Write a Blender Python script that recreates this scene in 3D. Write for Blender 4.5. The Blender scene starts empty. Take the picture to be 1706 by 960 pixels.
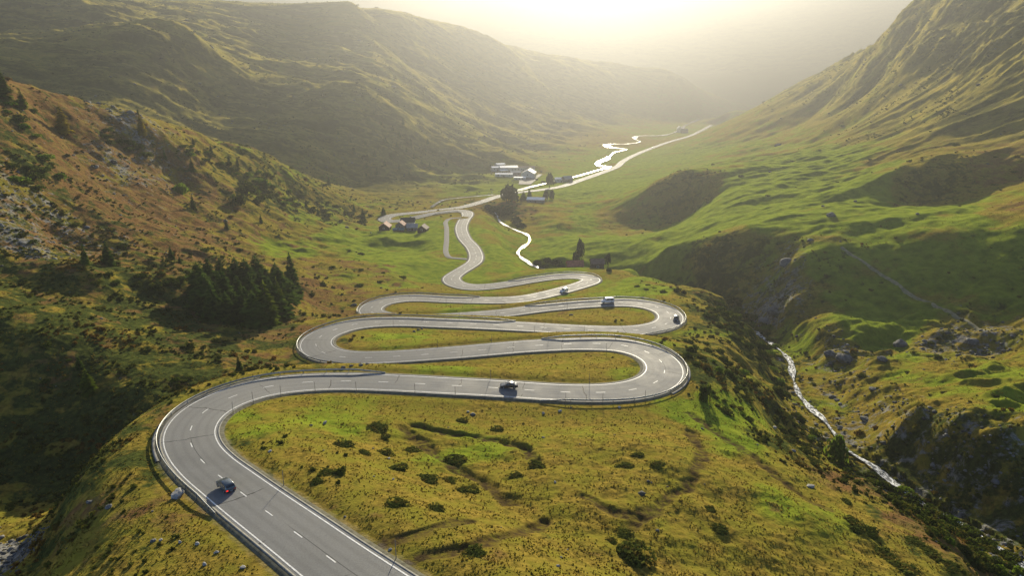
import bpy, bmesh, math, random
import numpy as np
from mathutils import Vector, Matrix, noise as mnoise
random.seed(7); rng = np.random.default_rng(7)
RES = 1.0
SC = bpy.context.scene
COL = SC.collection
# ------------------------------------------------------------------ camera model
F = 1153.0; PW, PH = 1706.0, 960.0; PITCH = math.radians(17.8)
CP, SP = math.cos(PITCH), math.sin(PITCH)
CAMZ = 160.0                      # camera height above the scene datum; all z below are relative to the camera
SUN_AZ, SUN_EL = math.radians(6.0), math.radians(13.5)

def ray(px, py):
    """direction of a sight line as (X/Y, z/Y)"""
    u = (px - PW / 2) / F; v = (PH / 2 - py) / F
    yc = CP + v * SP
    return u / yc, (-SP + v * CP) / yc
def PZ(px, py, z):
    a, h = ray(px, py); Y = z / h
    return (a * Y, Y, z)
def PY(px, py, Y):
    a, h = ray(px, py)
    return (a * Y, Y, h * Y)

# ------------------------------------------------------------------ noise
def _hash(ix, iy, seed):
    h = (ix.astype(np.int64) * 374761393 + iy.astype(np.int64) * 668265263 + seed * 974711) & 0xffffffff
    h = ((h ^ (h >> 13)) * 1274126177) & 0xffffffff
    return (h ^ (h >> 16)) & 0xffffffff
def perlin(x, y, seed=0):
    x = np.asarray(x, np.float64); y = np.asarray(y, np.float64)
    ix = np.floor(x); iy = np.floor(y); fx = x - ix; fy = y - iy
    ux = fx * fx * fx * (fx * (fx * 6 - 15) + 10); uy = fy * fy * fy * (fy * (fy * 6 - 15) + 10)
    def g(dx, dy):
        h = _hash(ix + dx, iy + dy, seed).astype(np.float64) * (2 * math.pi / 4294967296.0)
        return np.cos(h) * (fx - dx) + np.sin(h) * (fy - dy)
    a = g(0, 0); b = g(1, 0); c = g(0, 1); d = g(1, 1)
    return 1.5 * ((a + ux * (b - a)) * (1 - uy) + (c + ux * (d - c)) * uy)
def fbm(x, y, seed=0, octs=3, gain=.5):
    s = 0; amp = 1
    for o in range(octs):
        s = s + amp * perlin(x * 2 ** o, y * 2 ** o, seed + o * 17); amp *= gain
    return s
def sstep(e0, e1, x):
    t = np.clip((x - e0) / (e1 - e0), 0, 1); return t * t * (3 - 2 * t)

# ------------------------------------------------------------------ road, streams, tracks (plan lines with heights)
ROAD = [(589,960,-50),(558,938,None),(506,899,None),(457,863,None),(417,833.5,None),(380,805,None),(348,780,None),(322,750,None),(316,720,-57),
 (338,688,None),(388,661,None),(450,644,None),(517,637,None),(578,636,-61.3),(640,637.2,None),(699,640,None),(760,643.5,None),(820,646.5,None),
 (880,650.7,-64),(937,654,None),(996.5,654.8,None),(1050.5,650.8,None),(1091,638.7,None),(1107.7,619.8,-66.5),(1099,600,None),(1069.5,583.5,None),
 (1026.7,574.8,-69),(963,573,None),(915,575,None),(869,577.7,None),(823,581.7,None),(773,585.8,-71),(723,590,None),(678,593.3,None),(630,596,-73),
 (583,596.5,None),(545,590.7,None),(527,578.7,None),(531,563,-75),(556.7,550,None),(588,541,None),(621,537,None),(652,536,-77),(686.7,536,None),
 (726.7,537.8,None),(766.7,539.2,None),(808,541,None),(848,543,None),(888,545.2,-79.5),(930,547.7,None),(990,550.5,None),(1048,550.9,-81),
 (1082,548,None),(1109,540.5,None),(1118,529.6,-83),(1108.6,517.7,None),(1086,509.3,None),(1060,505,None),(1034,504,-85),(977,506.4,None),
 (942,509.2,None),(903,513.3,None),(838,521.7,-87),(780,526.5,None),(720,530,-88.5),(670,530,None),(636,526.5,None),(619.5,521,None),(617,515,-90),
 (631,505,None),(657,498.7,None),(690,496.2,None),(745,498.8,-92),(790,500,None),(833,500.3,None),(870,498,-93.5),(910,490.5,None),(943,482,None),
 (972,473.5,None),(986,466.5,-97),(972,460.8,None),(940,460,None),(900,464.3,None),(877,468,-99),(845,473.5,None),(815,477.5,None),(785,478.5,None),
 (760,473,None),(752,464,-101.5),(762,455,None),(776,446.5,None),(790,437,None),(793.5,428,-103),(788,413,None),(774,397,None),(768.5,380,-105),
 (773,367,None),(779.5,357,-106.5),(775,352.5,None),(763,351,None),(747,352.3,-107),(720,356,None),(694,362,None),(668,367.5,None),(648,368.5,None),
 (640,364.5,-110),(650,359.5,None),(662,357.3,None),(700,353.6,None),(728,350.3,-111.8),(762,346.3,None),(781,342.3,None),(802,336.3,-114),
 (830,327,None),(860,321,None),(895,317,-118.5),(933,311,None),(967,300,-123),(1000,288.5,None),(1027,278,-127),(1038,268.5,None),(1060,257,-131),
 (1087,246,None),(1117,235.5,None),(1147,227,-140),(1165,219,None),(1185,208,-148)]
RIVER = [(1165,198.5,-149),(1140,210,None),(1132,217,-145.5),(1100,226,None),(1066,226.5,None),(1058,232,None),(1066,236.5,-139),(1045,240,None),(1014,240.5,None),
 (1018,246,None),(1043,249,-134.5),(1024,254,None),(1017,260,None),(1009,266,None),(996,272,-130),(1000,277,None),(1016,278.5,-128.6),(1000,283,None),(975,290.5,-126.5),(950,297,None),
 (915,305,-122.8),(880,313,None),(845,323,-120),(815,326,None),(790,328,-118.7),(760,331,None),(741,333.5,-117.3),(727,340,None),(719,346,-114.6)]
STREAM = [('w',78,88,-81),('z',1706,950,-82.5),('z',1640,898,-86),('z',1590,868,-88),('z',1530,836,-89.6),('z',1490,806,-90.6),('z',1460,782,-91),('z',1412,750,-92),('z',1392,725,-93.2),('z',1370,698,-94.5),('z',1345,675,-96),
 ('z',1330,655,-97.2),('z',1320,625,-99.5),('z',1315,600,-102),('w',103,262,-106),('w',99,300,-109),('w',88,335,-110.6),('w',72,357,-111.1),('w',52,369,-111.4),('w',33,377,-111.8),
 ('z',897,446,-112),('z',878,436,-112.4),('z',863,423,-112.9),('z',868,414,-113.4),('z',881,404,-114),('z',879,392,-114.8),('z',858,383,-115.6),('z',835,371,-116.6),('w',-14,575,-117.3)]
LANE = [(782,432,-103.3),(764,430.5,-103.3),(750,429,-103.3),(743.5,422,-103.5),(744,400,-104.3),(744,380,-105),(743,369,-105.5),(751,364,-105.6),(768,362.5,-105.8)]
PATH = [(1405,389,302),(1440,403,290),(1490,424,276),(1540,447,262),(1580,466,250),(1620,490,238),(1666,513,224)]

def fillz(pts):
    n = len(pts); idx = [i for i, p in enumerate(pts) if p[2] is not None]
    cum = [0.0]
    for i in range(1, n):                     # rough ground length between trace points
        za = -50 - 60 * i / n
        A = PZ(pts[i-1][0], pts[i-1][1], za); B = PZ(pts[i][0], pts[i][1], za)
        cum.append(cum[-1] + math.hypot(A[0]-B[0], A[1]-B[1]))
    zs = np.interp(cum, [cum[i] for i in idx], [pts[i][2] for i in idx])
    return [PZ(p[0], p[1], z) for p, z in zip(pts, zs)]
def spline(pts, step):
    P = np.array(pts, float); out = []
    Q = np.vstack([2*P[0]-P[1], P, 2*P[-1]-P[-2]])
    for i in range(1, len(Q) - 2):
        p0, p1, p2, p3 = Q[i-1], Q[i], Q[i+1], Q[i+2]
        d = [max(np.linalg.norm((b-a)[:2]), 1e-3) ** .5 for a, b in ((p0,p1),(p1,p2),(p2,p3))]   # centripetal
        t0, t1 = 0, d[0]; t2 = t1 + d[1]; t3 = t2 + d[2]
        for t in np.linspace(t1, t2, 14, endpoint=False):
            A1 = (t1-t)/(t1-t0)*p0 + (t-t0)/(t1-t0)*p1; A2 = (t2-t)/(t2-t1)*p1 + (t-t1)/(t2-t1)*p2; A3 = (t3-t)/(t3-t2)*p2 + (t-t2)/(t3-t2)*p3
            B1 = (t2-t)/(t2-t0)*A1 + (t-t0)/(t2-t0)*A2; B2 = (t3-t)/(t3-t1)*A2 + (t-t1)/(t3-t1)*A3
            out.append((t2-t)/(t2-t1)*B1 + (t-t1)/(t2-t1)*B2)
    out.append(P[-1]); out = np.array(out)
    s = np.concatenate([[0], np.cumsum(np.hypot(*np.diff(out[:, :2], axis=0).T))])
    n = max(2, int(s[-1] / step)); si = np.linspace(0, s[-1], n)
    return np.stack([np.interp(si, s, out[:, k]) for k in range(3)], 1)
def smooth(v, n):
    if n < 1: return v
    k = np.hanning(2*n+3)[1:-1]; k /= k.sum()
    vp = np.concatenate([2*v[0]-v[n:0:-1], v, 2*v[-1]-v[-2:-n-2:-1]])
    return np.convolve(vp, k, 'valid')

r3 = fillz(ROAD)
d0 = np.array(r3[0]) - np.array(r3[1]); d0 /= np.linalg.norm(d0[:2])
r3 = [tuple(np.array(r3[0]) + d0 * 45), tuple(np.array(r3[0]) + d0 * 20)] + r3
road = spline(r3, 1.0)
road = np.stack([smooth(road[:, 0], 4), smooth(road[:, 1], 4), smooth(road[:, 2], 14)], 1)
def frame(line):
    t = np.gradient(line[:, :2], axis=0); t /= np.linalg.norm(t, axis=1)[:, None]
    nrm = np.stack([t[:, 1], -t[:, 0]], 1)              # to the right of travel
    s = np.concatenate([[0], np.cumsum(np.hypot(*np.diff(line[:, :2], axis=0).T))])
    return t, nrm, s
rt, rn, rs = frame(road)
ang = np.unwrap(np.arctan2(rt[:, 1], rt[:, 0])); curv = smooth(np.gradient(ang, rs), 6)
rhalf = 3.5 + .65 * smooth(sstep(.02, .055, np.abs(curv)), 12)
river = spline(fillz(RIVER), 3.0)
stream = spline([p[1:] if p[0] == 'w' else PZ(*p[1:]) for p in STREAM], 1.5)
lane = spline([PZ(*p) for p in LANE], 1.5)
path = spline([PY(*p) for p in PATH], 2.0)

# ------------------------------------------------------------------ terrain control points
CY = [ # pixel, distance
 # left spur: skyline and face
 (0,130,350),(60,148,375),(110,160,390),(175,178,410),(230,190,420),(270,203,440),(330,222,475),(400,243,505),(450,262,525),(510,292,550),(560,318,565),(600,340,570),
 (0,200,310),(0,300,260),(0,380,225),(100,300,300),(100,400,250),(100,230,350),(200,300,345),(200,240,385),(300,300,395),(300,380,315),(400,300,450),(400,370,370),(450,400,370),(500,330,500),(550,380,440),(480,290,515),
 (0,450,200),(150,450,205),(300,450,235),(230,456,220),(160,462,203),(300,462,228),(230,495,207),(160,490,196),(300,492,214),
 (600,430,362),(520,450,318),(650,400,422),(560,490,268),(500,540,208),(650,460,315),(700,440,350),(600,395,440),(600,365,520),(680,400,428),
 (400,560,181),(300,560,171),(200,560,162),(300,620,147),(0,530,160),(100,560,156),(0,630,141),(100,628,142),(200,645,139),(265,655,137),(0,790,118),(100,800,116),(180,790,116),(225,765,118),(200,715,127),(100,715,128),(50,850,106),(430,580,172),(455,612,156),(350,650,139),
 (0,960,80),(90,960,77),(50,900,93),(120,870,93),(180,900,75),(250,850,79),(300,960,60.5),(400,930,62.5),(200,960,65),(250,790,93),(330,850,79),(420,890,68.5),
 # far left mountain
 (600,315,720),(700,303,764),(760,285,850),(830,250,1120),(900,225,1400),(1000,207,1750),(1100,190,2150),(1150,187,2350),
 (590,0,1540),(640,22,1590),(700,45,1660),(780,68,1780),(850,85,1900),(930,105,2100),(1000,118,2300),(1060,118,2450),(1110,120,2500),(1140,132,2500),(1160,152,2480),
 (600,250,790),(600,200,860),(600,150,935),(500,143,935),(560,146,935),(500,120,1060),(500,95,1180),(500,60,1400),(620,128,1075),(620,102,1200),(620,72,1380),(620,42,1560),(400,150,880),(400,110,960),(500,250,745),(500,160,905),(500,200,835),(450,50,1350),(700,250,870),(700,205,970),(700,165,1100),(700,120,1420),(800,200,1300),(800,130,1680),(900,180,1620),(900,140,1930),(1050,150,2300),
 (350,180,820),(350,120,880),(400,98,1020),(200,150,720),(100,120,745),(0,115,725),(350,215,745),(440,230,745),(250,170,730),
 (0,92,780),(60,86,790),(130,75,815),(250,69,850),(330,74,900),(0,70,940),(100,61,960),(200,55,1010),(300,55,1100),(400,72,1110),(0,20,1020),(100,20,1040),(170,22,1060),(250,20,1250),(330,25,1310),(380,10,1450),(480,20,1480),
 # valley floor
 (950,250,1140),(1000,230,1385),(900,280,905),(760,310,722),(1150,210,1810),(1170,192,2350),(1080,270,960),(850,300,800),(700,325,660),(640,335,620),
 # right of the valley: meadows, knolls
 (1000,350,558),(1000,400,438),(950,400,447),(930,430,392),(1000,330,620),(1050,300,760),(1100,262,1000),(950,330,650),
 (1120,293,545),(1165,300,530),(1075,320,548),(1050,343,540),(1190,325,505),(1090,368,512),(1045,372,515),(1140,362,508),(1110,385,455),
 (1060,400,420),(1085,392,415),(1110,398,405),(1085,407,398),(1150,400,385),
 (1060,446,352),(1100,426,357),(1150,404,360),(1200,392,352),(1250,384,345),(1300,382,340),(1290,400,332),
 (1060,462,333),(1120,482,315),(1200,502,302),(1270,522,283),(1300,482,295),(1150,455,334),
 (1400,385,318),(1350,378,335),(1330,410,318),(1320,440,300),(1320,505,272),(1330,535,256),
 (1400,350,372),(1500,350,352),(1650,345,330),(1560,268,430),(1510,283,428),(1610,285,415),(1560,335,398),(1460,296,425),(1480,325,405),(1660,312,392),(1630,333,385),(1510,338,402),(1400,300,480),(1300,350,402),(1300,270,610),(1200,330,470),(1200,270,700),(1250,240,850),(1500,250,520),(1700,300,400),(1600,235,500),
 (1250,360,400),(1290,335,440),(1320,352,390),(1220,350,425),
 (1420,390,318),(1500,397,305),(1570,387,300),(1650,392,290),(1700,382,285),
 (1350,530,262),(1420,528,256),(1500,525,255),(1570,530,246),(1650,535,239),(1700,540,231),
 (1390,541,242),(1470,546,237),(1560,548,229),(1640,552,222),(1700,555,216),
 (1340,565,240),(1400,572,233),(1480,578,229),(1560,575,222),(1640,578,214),(1700,578,207),
 (1360,600,220),(1400,622,208),(1450,640,194),(1400,650,195),(1500,602,207),(1500,630,191),(1600,602,195),(1600,640,172),(1700,620,175),(1700,680,148),(1560,670,160),(1480,670,170),(1430,680,173),
 (1500,690,149),(1550,690,147),(1600,694,139),(1660,700,135),(1706,708,131),(1500,740,141),(1600,770,128),(1490,785,135),(1550,826,126),(1620,860,117.5),(1706,820,119),(1706,895,108),(1590,800,126),(1450,720,156),(1430,740,154),(1470,765,144),
 # right mountain
 (1700,220,480),(1600,170,590),(1500,220,600),(1400,220,750),(1300,220,950),(1700,100,600),(1600,100,700),(1500,100,830),(1450,150,860),(1350,200,960),(1706,0,700),(1600,0,830),
 (1525,4,960),(1510,30,990),(1490,60,1020),(1450,85,1100),(1400,107,1210),(1340,140,1360),(1290,165,1550),(1220,185,1900),
]
CZ = [ # pixel, height
 (900,960,-54),(1200,960,-58),(750,960,-51.5),(1050,900,-56.5),(1480,960,-64.5),(900,800,-58),(900,720,-62),(700,800,-57),(700,700,-61),(800,760,-59.5),(1100,720,-63),(1100,850,-58.5),(1250,750,-64.2),(1250,850,-61),(1350,830,-65),(1400,860,-65),(1500,935,-66.5),
 (550,750,-57.5),(550,850,-54.3),(500,690,-59.5),(640,900,-53),(1000,690,-63.4),(1150,690,-65.5),
 (1300,735,-69),(1400,800,-71.5),(1450,803,-75),(1500,832,-75),(1480,850,-71.5),(1550,895,-71.5),(1560,868,-75),(1620,905,-75),(1650,948,-71.5),
 (1200,600,-75),(1180,560,-79),(1230,650,-74),(1280,650,-82),(1280,600,-93),(1250,550,-92),(1190,520,-86),(1160,485,-93),(1100,470,-93.5),(1050,462,-97),(1215,500,-95),
 (950,449,-99),(975,449.5,-98.8),(1000,450,-98),(1030,454,-97),(1060,459,-95.5),(1090,465,-94),(1120,471,-93.3),(1150,478,-92.5),(1180,486,-92),
 (950,520,-83.2),(700,515,-88.7),(860,427,-108.2),(830,430,-104.8),(850,440,-105),(820,400,-106.5),(835,388,-111),
 (650,397,-103.2),(690,400,-104),(620,400,-103.5),(650,416,-106.8),(690,412,-106.3),(650,383,-108),(700,380,-108),
 (847,345,-113),(820,352,-112.5),(890,335,-116),(900,360,-113.5),(930,370,-111.5),
]
CW = [ # hidden ground: X, Y, z
 (36,345,-101),(48,342,-101),(60,338,-101),
 (0,40,-49),(-40,35,-47),(40,38,-54),(85,42,-66),(-80,50,-57),(0,18,-47),(-25,18,-46),(30,18,-52),(-130,60,-58),(120,60,-72),(150,80,-74),(-200,90,-50),(-260,150,-30),(230,120,-62),(320,180,-50),
 (-335,450,-45),(-275,520,-62),(-230,600,-82),(-300,420,-20),(-420,420,0),(-420,300,10),(-330,200,-5),(-600,620,20),
 (-430,2000,130),(-100,2300,60),(30,2700,10),(366,3000,-60),(620,3000,-150),(-950,1300,150),(-1200,1800,180),(-1000,1000,120),(-1200,900,140),
 (784,1600,-30),(800,1450,10),(800,1950,-130),(760,1150,70),(700,1000,120),(884,1300,110),(520,560,80),(560,420,70),(520,300,60),(800,600,170),(1000,900,190),(1300,1300,150),(700,2400,-150),(850,2900,-150),(420,220,-25),
 (-2500,3600,160),(-1200,3600,140),(0,3700,0),(900,3500,-140),(1250,3400,-145),(1600,3600,-120),(2300,3600,40),(3500,3600,150),
 (-6500,5300,520),(-4000,5300,540),(-1500,5300,560),(0,5300,545),(300,5300,520),(600,5300,470),(900,5300,500),(1250,5300,540),(2000,5300,560),(3500,5300,545),(6500,5300,500),  # far range heightened to cover the bright sky, its middle dip shaped for the glow
 (-6000,6800,420),(-2000,6800,440),(0,6800,420),(2000,6800,440),(6000,6800,420),(700,4400,130),(1500,4400,160),(-500,4400,200),(2200,4300,220),
]
pts = [PY(*p) for p in CY] + [PZ(*p) for p in CZ] + list(CW)
pts += [tuple(p) for p in road[::16]] + [tuple(p) for p in stream[::8]] + [tuple(p) for p in river[::6]] 
pts = np.array(pts)
def warp(X, Y): return X / Y, np.log(Y)
ca, ct = warp(pts[:, 0], pts[:, 1])
# thin out duplicates
keep = []
for i in range(len(ca)):
    if all((ca[i]-ca[j])**2 + (ct[i]-ct[j])**2 > 1e-5 for j in keep): keep.append(i)
ca, ct, cz = ca[keep], ct[keep], pts[keep, 2]
BETA = 1.25
def kern(d2): return -np.power(d2 + 2e-5, BETA / 2)
N = len(ca)
A = np.zeros((N + 3, N + 3))
A[:N, :N] = kern((ca[:, None]-ca[None])**2 + (ct[:, None]-ct[None])**2)
A[:N, :N] += np.eye(N) * -2e-4
A[:N, N] = A[N, :N] = 1; A[:N, N+1] = A[N+1, :N] = ca; A[:N, N+2] = A[N+2, :N] = ct
sol = np.linalg.solve(A, np.concatenate([cz, [0, 0, 0]]))
def base_z(a, t):
    sh = a.shape; a = a.ravel(); t = t.ravel(); out = np.empty(len(a))
    for i in range(0, len(a), 20000):
        sl = slice(i, i + 20000)
        k = kern((a[sl, None]-ca[None])**2 + (t[sl, None]-ct[None])**2)
        out[sl] = k @ sol[:N] + sol[N] + sol[N+1]*a[sl] + sol[N+2]*t[sl]
    return out.reshape(sh)
# ------------------------------------------------------------------ terrain grid (plan polar about the valley mouth, finer where it is near)
def lin(a, b, n): return np.linspace(a, b, max(3, int(n)), endpoint=False)
tg = np.concatenate([lin(math.log(16), math.log(52), 40*RES), lin(math.log(52), math.log(180), 420*RES), lin(math.log(180), math.log(700), 420*RES), lin(math.log(700), math.log(3000), 250*RES), lin(math.log(3000), math.log(7000), 90*RES), [math.log(7000)]])
ag = np.concatenate([lin(-1.9, -.95, 60*RES), lin(-.95, .95, 1050*RES), lin(.95, 1.9, 60*RES), [1.9]])
NT, NA = len(tg), len(ag)
tc = np.linspace(tg[0], tg[-1], 460); ac = np.linspace(ag[0], ag[-1], 420)
zc = base_z(*np.meshgrid(ac, tc))
def bilin(a, t):
    fa = np.clip((a-ac[0])/(ac[1]-ac[0]), 0, len(ac)-1.001); ft = np.clip((t-tc[0])/(tc[1]-tc[0]), 0, len(tc)-1.001)
    i = ft.astype(int); j = fa.astype(int); u = fa-j; v = ft-i
    return (zc[i, j]*(1-u)+zc[i, j+1]*u)*(1-v) + (zc[i+1, j]*(1-u)+zc[i+1, j+1]*u)*v
GA, GT = np.meshgrid(ag, tg)
GY = np.exp(GT); GX = GA * GY
GZ = bilin(GA, GT)
cell = np.maximum(GY * np.gradient(ag)[None, :], GY * np.gradient(tg)[:, None])

def corridor(line, X, Y, step, power=2.0):
    """nearest distance to a plan line and the height of the line there (inverse distance weighted)"""
    L = line[::step].astype(np.float32); x = X.ravel().astype(np.float32); y = Y.ravel().astype(np.float32)
    dmin = np.full(len(x), 1e6, np.float32); zz = np.zeros(len(x), np.float32)
    m = np.nonzero((x > L[:, 0].min()-60) & (x < L[:, 0].max()+60) & (y > L[:, 1].min()-60) & (y < L[:, 1].max()+60))[0]
    for i in range(0, len(m), 20000):
        k = m[i:i+20000]
        d2 = (x[k, None]-L[None, :, 0])**2 + (y[k, None]-L[None, :, 1])**2
        w = 1.0 / (d2 + .6) ** power
        dmin[k] = np.sqrt(d2.min(1)); zz[k] = (w @ L[:, 2]) / w.sum(1)
    return dmin.reshape(X.shape), zz.reshape(X.shape)
rd, rz = corridor(road, GX, GY, 2)
sd, sz = corridor(stream, GX, GY, 2)
vd, vz = corridor(river, GX, GY, 2)
ld, lz = corridor(lane, GX, GY, 1)

# relief that the control points are too coarse for
far_l = sstep(560, 800, GY) * sstep(3400, 2700, GY) * sstep(60, -120, GX - (GY-760)*.27)       # left mountain
right = sstep(40, 170, GX - (GY-300)*.22*(GY > 300)) * sstep(200, 420, GY) * (1-far_l)
right_mtn = sstep(-6, 60, GX - (330 - .10*GY)) * sstep(330, 480, GY) * (1-far_l) * sstep(-85, -35, GZ)
spur = sstep(-40, -110, GX + .12*(GY-300)) * sstep(170, 240, GY) * (1-far_l)
gorge = sstep(45, 70, GX - .2*(180-GY)) * sstep(300, 240, GY)
away = sstep(6, 30, rd) * sstep(3, 14, sd) * sstep(6, 25, vd) * sstep(3, 12, ld)
def keepc(wl): return sstep(1.3, 2.6, wl / cell)
def ridged(x, y, seed, octs=3):
    s = 0; amp = 1.0
    for o in range(octs):
        s = s + amp * (1 - 2*np.abs(perlin(x*2**o, y*2**o, seed+o*13))); amp *= .5
    return s
det = np.zeros_like(GZ)
wx = 25*perlin(GX/130, GY/130, 5); wy = 25*perlin(GX/130, GY/130, 6)
det += far_l * 9 * (ridged((GX+wx)/520 + 3.1, (GY+wy*1.5)/230, 11, 5) - .4) * .6
det += far_l * 8 * fbm((GX+wx)/170, (GY+wy)/120, 12, 4)
det += right_mtn * 2.2 * (ridged((GX+wx*.5)/420 + .7, (GY+.15*GX+wy*.7)/105, 21, 5) - .3)
det += far_l * (3.2*ridged((GX+wx)/70, (GY+wy)/46, 14, 4) + 1.2*fbm(GX/16, GY/13, 15, 3)*keepc(13))
det += right_mtn * (1.3*ridged((GX)/110, (GY+.15*GX)/34, 24, 4) + .8*fbm(GX/14, GY/11, 25, 3)*keepc(11))
det += right_mtn * (4.2*perlin((GX+wx)/330+.3, (GY+.22*GX+wy*.4)/62, 201) + 1.8*perlin((GX+wx)/170, (GY+.22*GX+wy*.4)/27, 202) + 1.0*perlin(GX/70, (GY+.22*GX)/12, 203)*keepc(12))
det += far_l * (2.2*perlin((GX+wx)/150, (GY-.2*GX+wy*.4)/34, 204) + 1.0*perlin(GX/60, (GY-.2*GX)/15, 205)*keepc(15))
det += right_mtn * 4.5 * fbm((GX)/150, (GY)/110, 22, 4)
crag = right_mtn * sstep(.05, .5, ridged((GX+.3*GY)/190, (GZ*2.2)/150, 27, 3)-.25) * sstep(-25, 10, GZ)
det += crag * (6*ridged(GX/40, GY/28, 28, 4))
rest = (1-far_l) * (1-right_mtn)
det += rest * away * (.8 + .45*spur + .1*right*(1-right_mtn) + .5*gorge) * (1.5*perlin(GX/34, GY/34, 31) + 1.0*perlin(GX/15, GY/15, 32))
det += rest * right * away * 1.4*ridged((GX*.55 + GY*.25 + wx*.5)/95, (GY - .35*GX + wy*.5)/30, 29, 3)
det += rest * away * (.9 + .6*spur + .2*right + .8*gorge) * .5 * perlin(GX/7.5, GY/7.5, 33) * keepc(7.5)
near = sstep(4.6, 7.5, rd) * sstep(1.5, 4, sd) * sstep(2, 6, ld) * sstep(3, 8, vd)
det += near * rest * (.16 * perlin(GX/3.4, GY/3.4, 34) * keepc(3.4) + .13 * perlin(GX/1.6, GY/1.6, 35) * keepc(1.6) + .06 * perlin(GX/.8, GY/.8, 36) * keepc(.8)) * (1 + .8*spur + .6*gorge)
# rock-like steps on the spur and the gorge walls
det += rest * (spur*.35 + gorge*.9) * away * 1.6 * np.maximum(0, ridged(GX/26, GY/20, 41, 3) - .75) * 1.2
det += sstep(3000, 4000, GY) * 26 * ridged(GX/900, GY/700, 301, 4)
GZ = GZ + det
GZ = np.where((GZ > 90) & (GY < 3000), 90 + 60*(1-np.exp(-(GZ-90)/60)), GZ)     # rounded summits outside the picture
# road bench, embankments, stream beds
wr = sstep(26 + .02*GY, 7.5, rd)
GZ = GZ*(1-wr) + rz*wr
flat = sstep(7.5, 5.2, np.maximum(rd - .4*cell, 0))
GZ = GZ*(1-flat) + (rz - .22)*flat
GZ = np.where(rd < 5.0 + .5*cell, np.minimum(GZ, rz - .16 - .03*cell), GZ)
wl = sstep(9, 3.2, ld); GZ = GZ*(1-wl) + (lz-.15)*wl
ws = sstep(14, 3.5, sd) * .85; GZ = GZ*(1-ws) + (sz + .25*perlin(GX/2.2, GY/2.2, 51))*ws
GZ = np.where(sd < 3.2, np.minimum(GZ, sz - .35 + .5*perlin(GX/1.7, GY/1.7, 52)), GZ)
wv = sstep(30, 7, vd) * sstep(8, 16, rd); GZ = GZ*(1-wv) + (vz + .2)*wv
GZ = np.where((vd < 5 + .6*cell) & (rd > 7), np.minimum(GZ, vz - .5), GZ)

DITCH = [([(690,708),(712,713),(740,720),(800,728),(850,738),(885,757),(893,768)], 1.0, 1.1), ([(672,716),(720,752),(760,780),(800,802),(850,838)], .7, 1.2),
 ([(690,932),(760,916),(830,896),(905,872)], .6, .8), ([(640,905),(700,890),(780,868)], .45, .8), ([(1050,880),(1110,835),(1150,800),(1168,757),(1150,720)], .5, 1.0),
 ([(1150,690),(1230,745),(1300,800),(1380,850)], .35, .9), ([(980,830),(1010,850),(1060,860)], .4, .9)]
def ground(X, Y):
    a = np.atleast_1d(np.asarray(X, float)/np.asarray(Y, float)); t = np.log(np.atleast_1d(np.asarray(Y, float)))
    j = np.clip(np.searchsorted(ag, a) - 1, 0, NA-2); i = np.clip(np.searchsorted(tg, t) - 1, 0, NT-2)
    u = (a-ag[j])/(ag[j+1]-ag[j]); v = (t-tg[i])/(tg[i+1]-tg[i])
    r = (GZ[i, j]*(1-u)+GZ[i, j+1]*u)*(1-v) + (GZ[i+1, j]*(1-u)+GZ[i+1, j+1]*u)*v
    return r if np.ndim(X) else float(r[0])
HG = GZ / GY
def hit(px, py):
    """where the sight line through a pixel of the photograph meets the ground"""
    a, h = ray(px, py)
    j = int(np.clip(np.searchsorted(ag, a) - 1, 0, NA-2)); u = (a-ag[j])/(ag[j+1]-ag[j])
    c = HG[:, j]*(1-u) + HG[:, j+1]*u
    k = np.nonzero(c[1:] >= h)[0]
    k = int(k[0]) if len(k) else NT-2
    f = (h - c[k]) / max(c[k+1]-c[k], 1e-9); Y = math.exp(tg[k] + min(max(f, 0), 1)*(tg[k+1]-tg[k]))
    return (a*Y, Y, h*Y)

DIT = np.full_like(GZ, 99.)
for pl_, dep, wid in DITCH:
    ln_ = spline([hit(*p) for p in pl_], .5)
    m = (np.abs(GX - ln_[:, 0].mean()) < 45) & (np.abs(GY - ln_[:, 1].mean()) < 45)
    x, y = GX[m], GY[m]
    x2 = x + .9*perlin(x/3.1, y/3.1, 71); y2 = y + .9*perlin(x/3.1, y/3.1, 72)
    d = np.full(len(x), 1e6)
    for q in ln_: d = np.minimum(d, (x2-q[0])**2 + (y2-q[1])**2)
    d = np.sqrt(d); DIT[m] = np.minimum(DIT[m], d); GZ[m] -= .6*dep * sstep(wid*1.5, wid*.4, d) * sstep(5.5, 8, rd[m]) * (1 + .5*perlin(x/6, y/6, 73))
HG = GZ / GY
SKY, HAZE_COL, HAZE_D, HAZE_G, EXPO = .05, (.142, .146, .152, 1), .00054, .65, 3.1
SKYD, SUNC = (.45, .2), (1.0, .885, .655)
# ------------------------------------------------------------------ helpers for objects and materials
def tag(o, label=None, cat=None, group=None, kind=None):
    if label: o['label'] = label
    if cat: o['category'] = cat
    if group: o['group'] = group
    if kind: o['kind'] = kind
    return o
def mesh_np(name, V, Fq, mat=None, smooth=False):
    """a mesh from arrays of vertices and of faces with one corner count"""
    V = np.asarray(V, np.float32); Fq = np.asarray(Fq, np.int32); k = Fq.shape[1]
    me = bpy.data.meshes.new(name)
    me.vertices.add(len(V)); me.vertices.foreach_set('co', V.ravel())
    me.loops.add(Fq.size); me.loops.foreach_set('vertex_index', Fq.ravel())
    me.polygons.add(len(Fq)); me.polygons.foreach_set('loop_start', np.arange(0, Fq.size, k, dtype=np.int32))
    if smooth: me.polygons.foreach_set('use_smooth', np.ones(len(Fq), bool))
    me.update(calc_edges=True); me.validate()
    if mat: me.materials.append(mat)
    return me
def link(name, me, parent=None, loc=None):
    o = bpy.data.objects.new(name, me); COL.objects.link(o)
    if parent: o.parent = parent
    if loc is not None: o.location = loc
    return o
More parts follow.
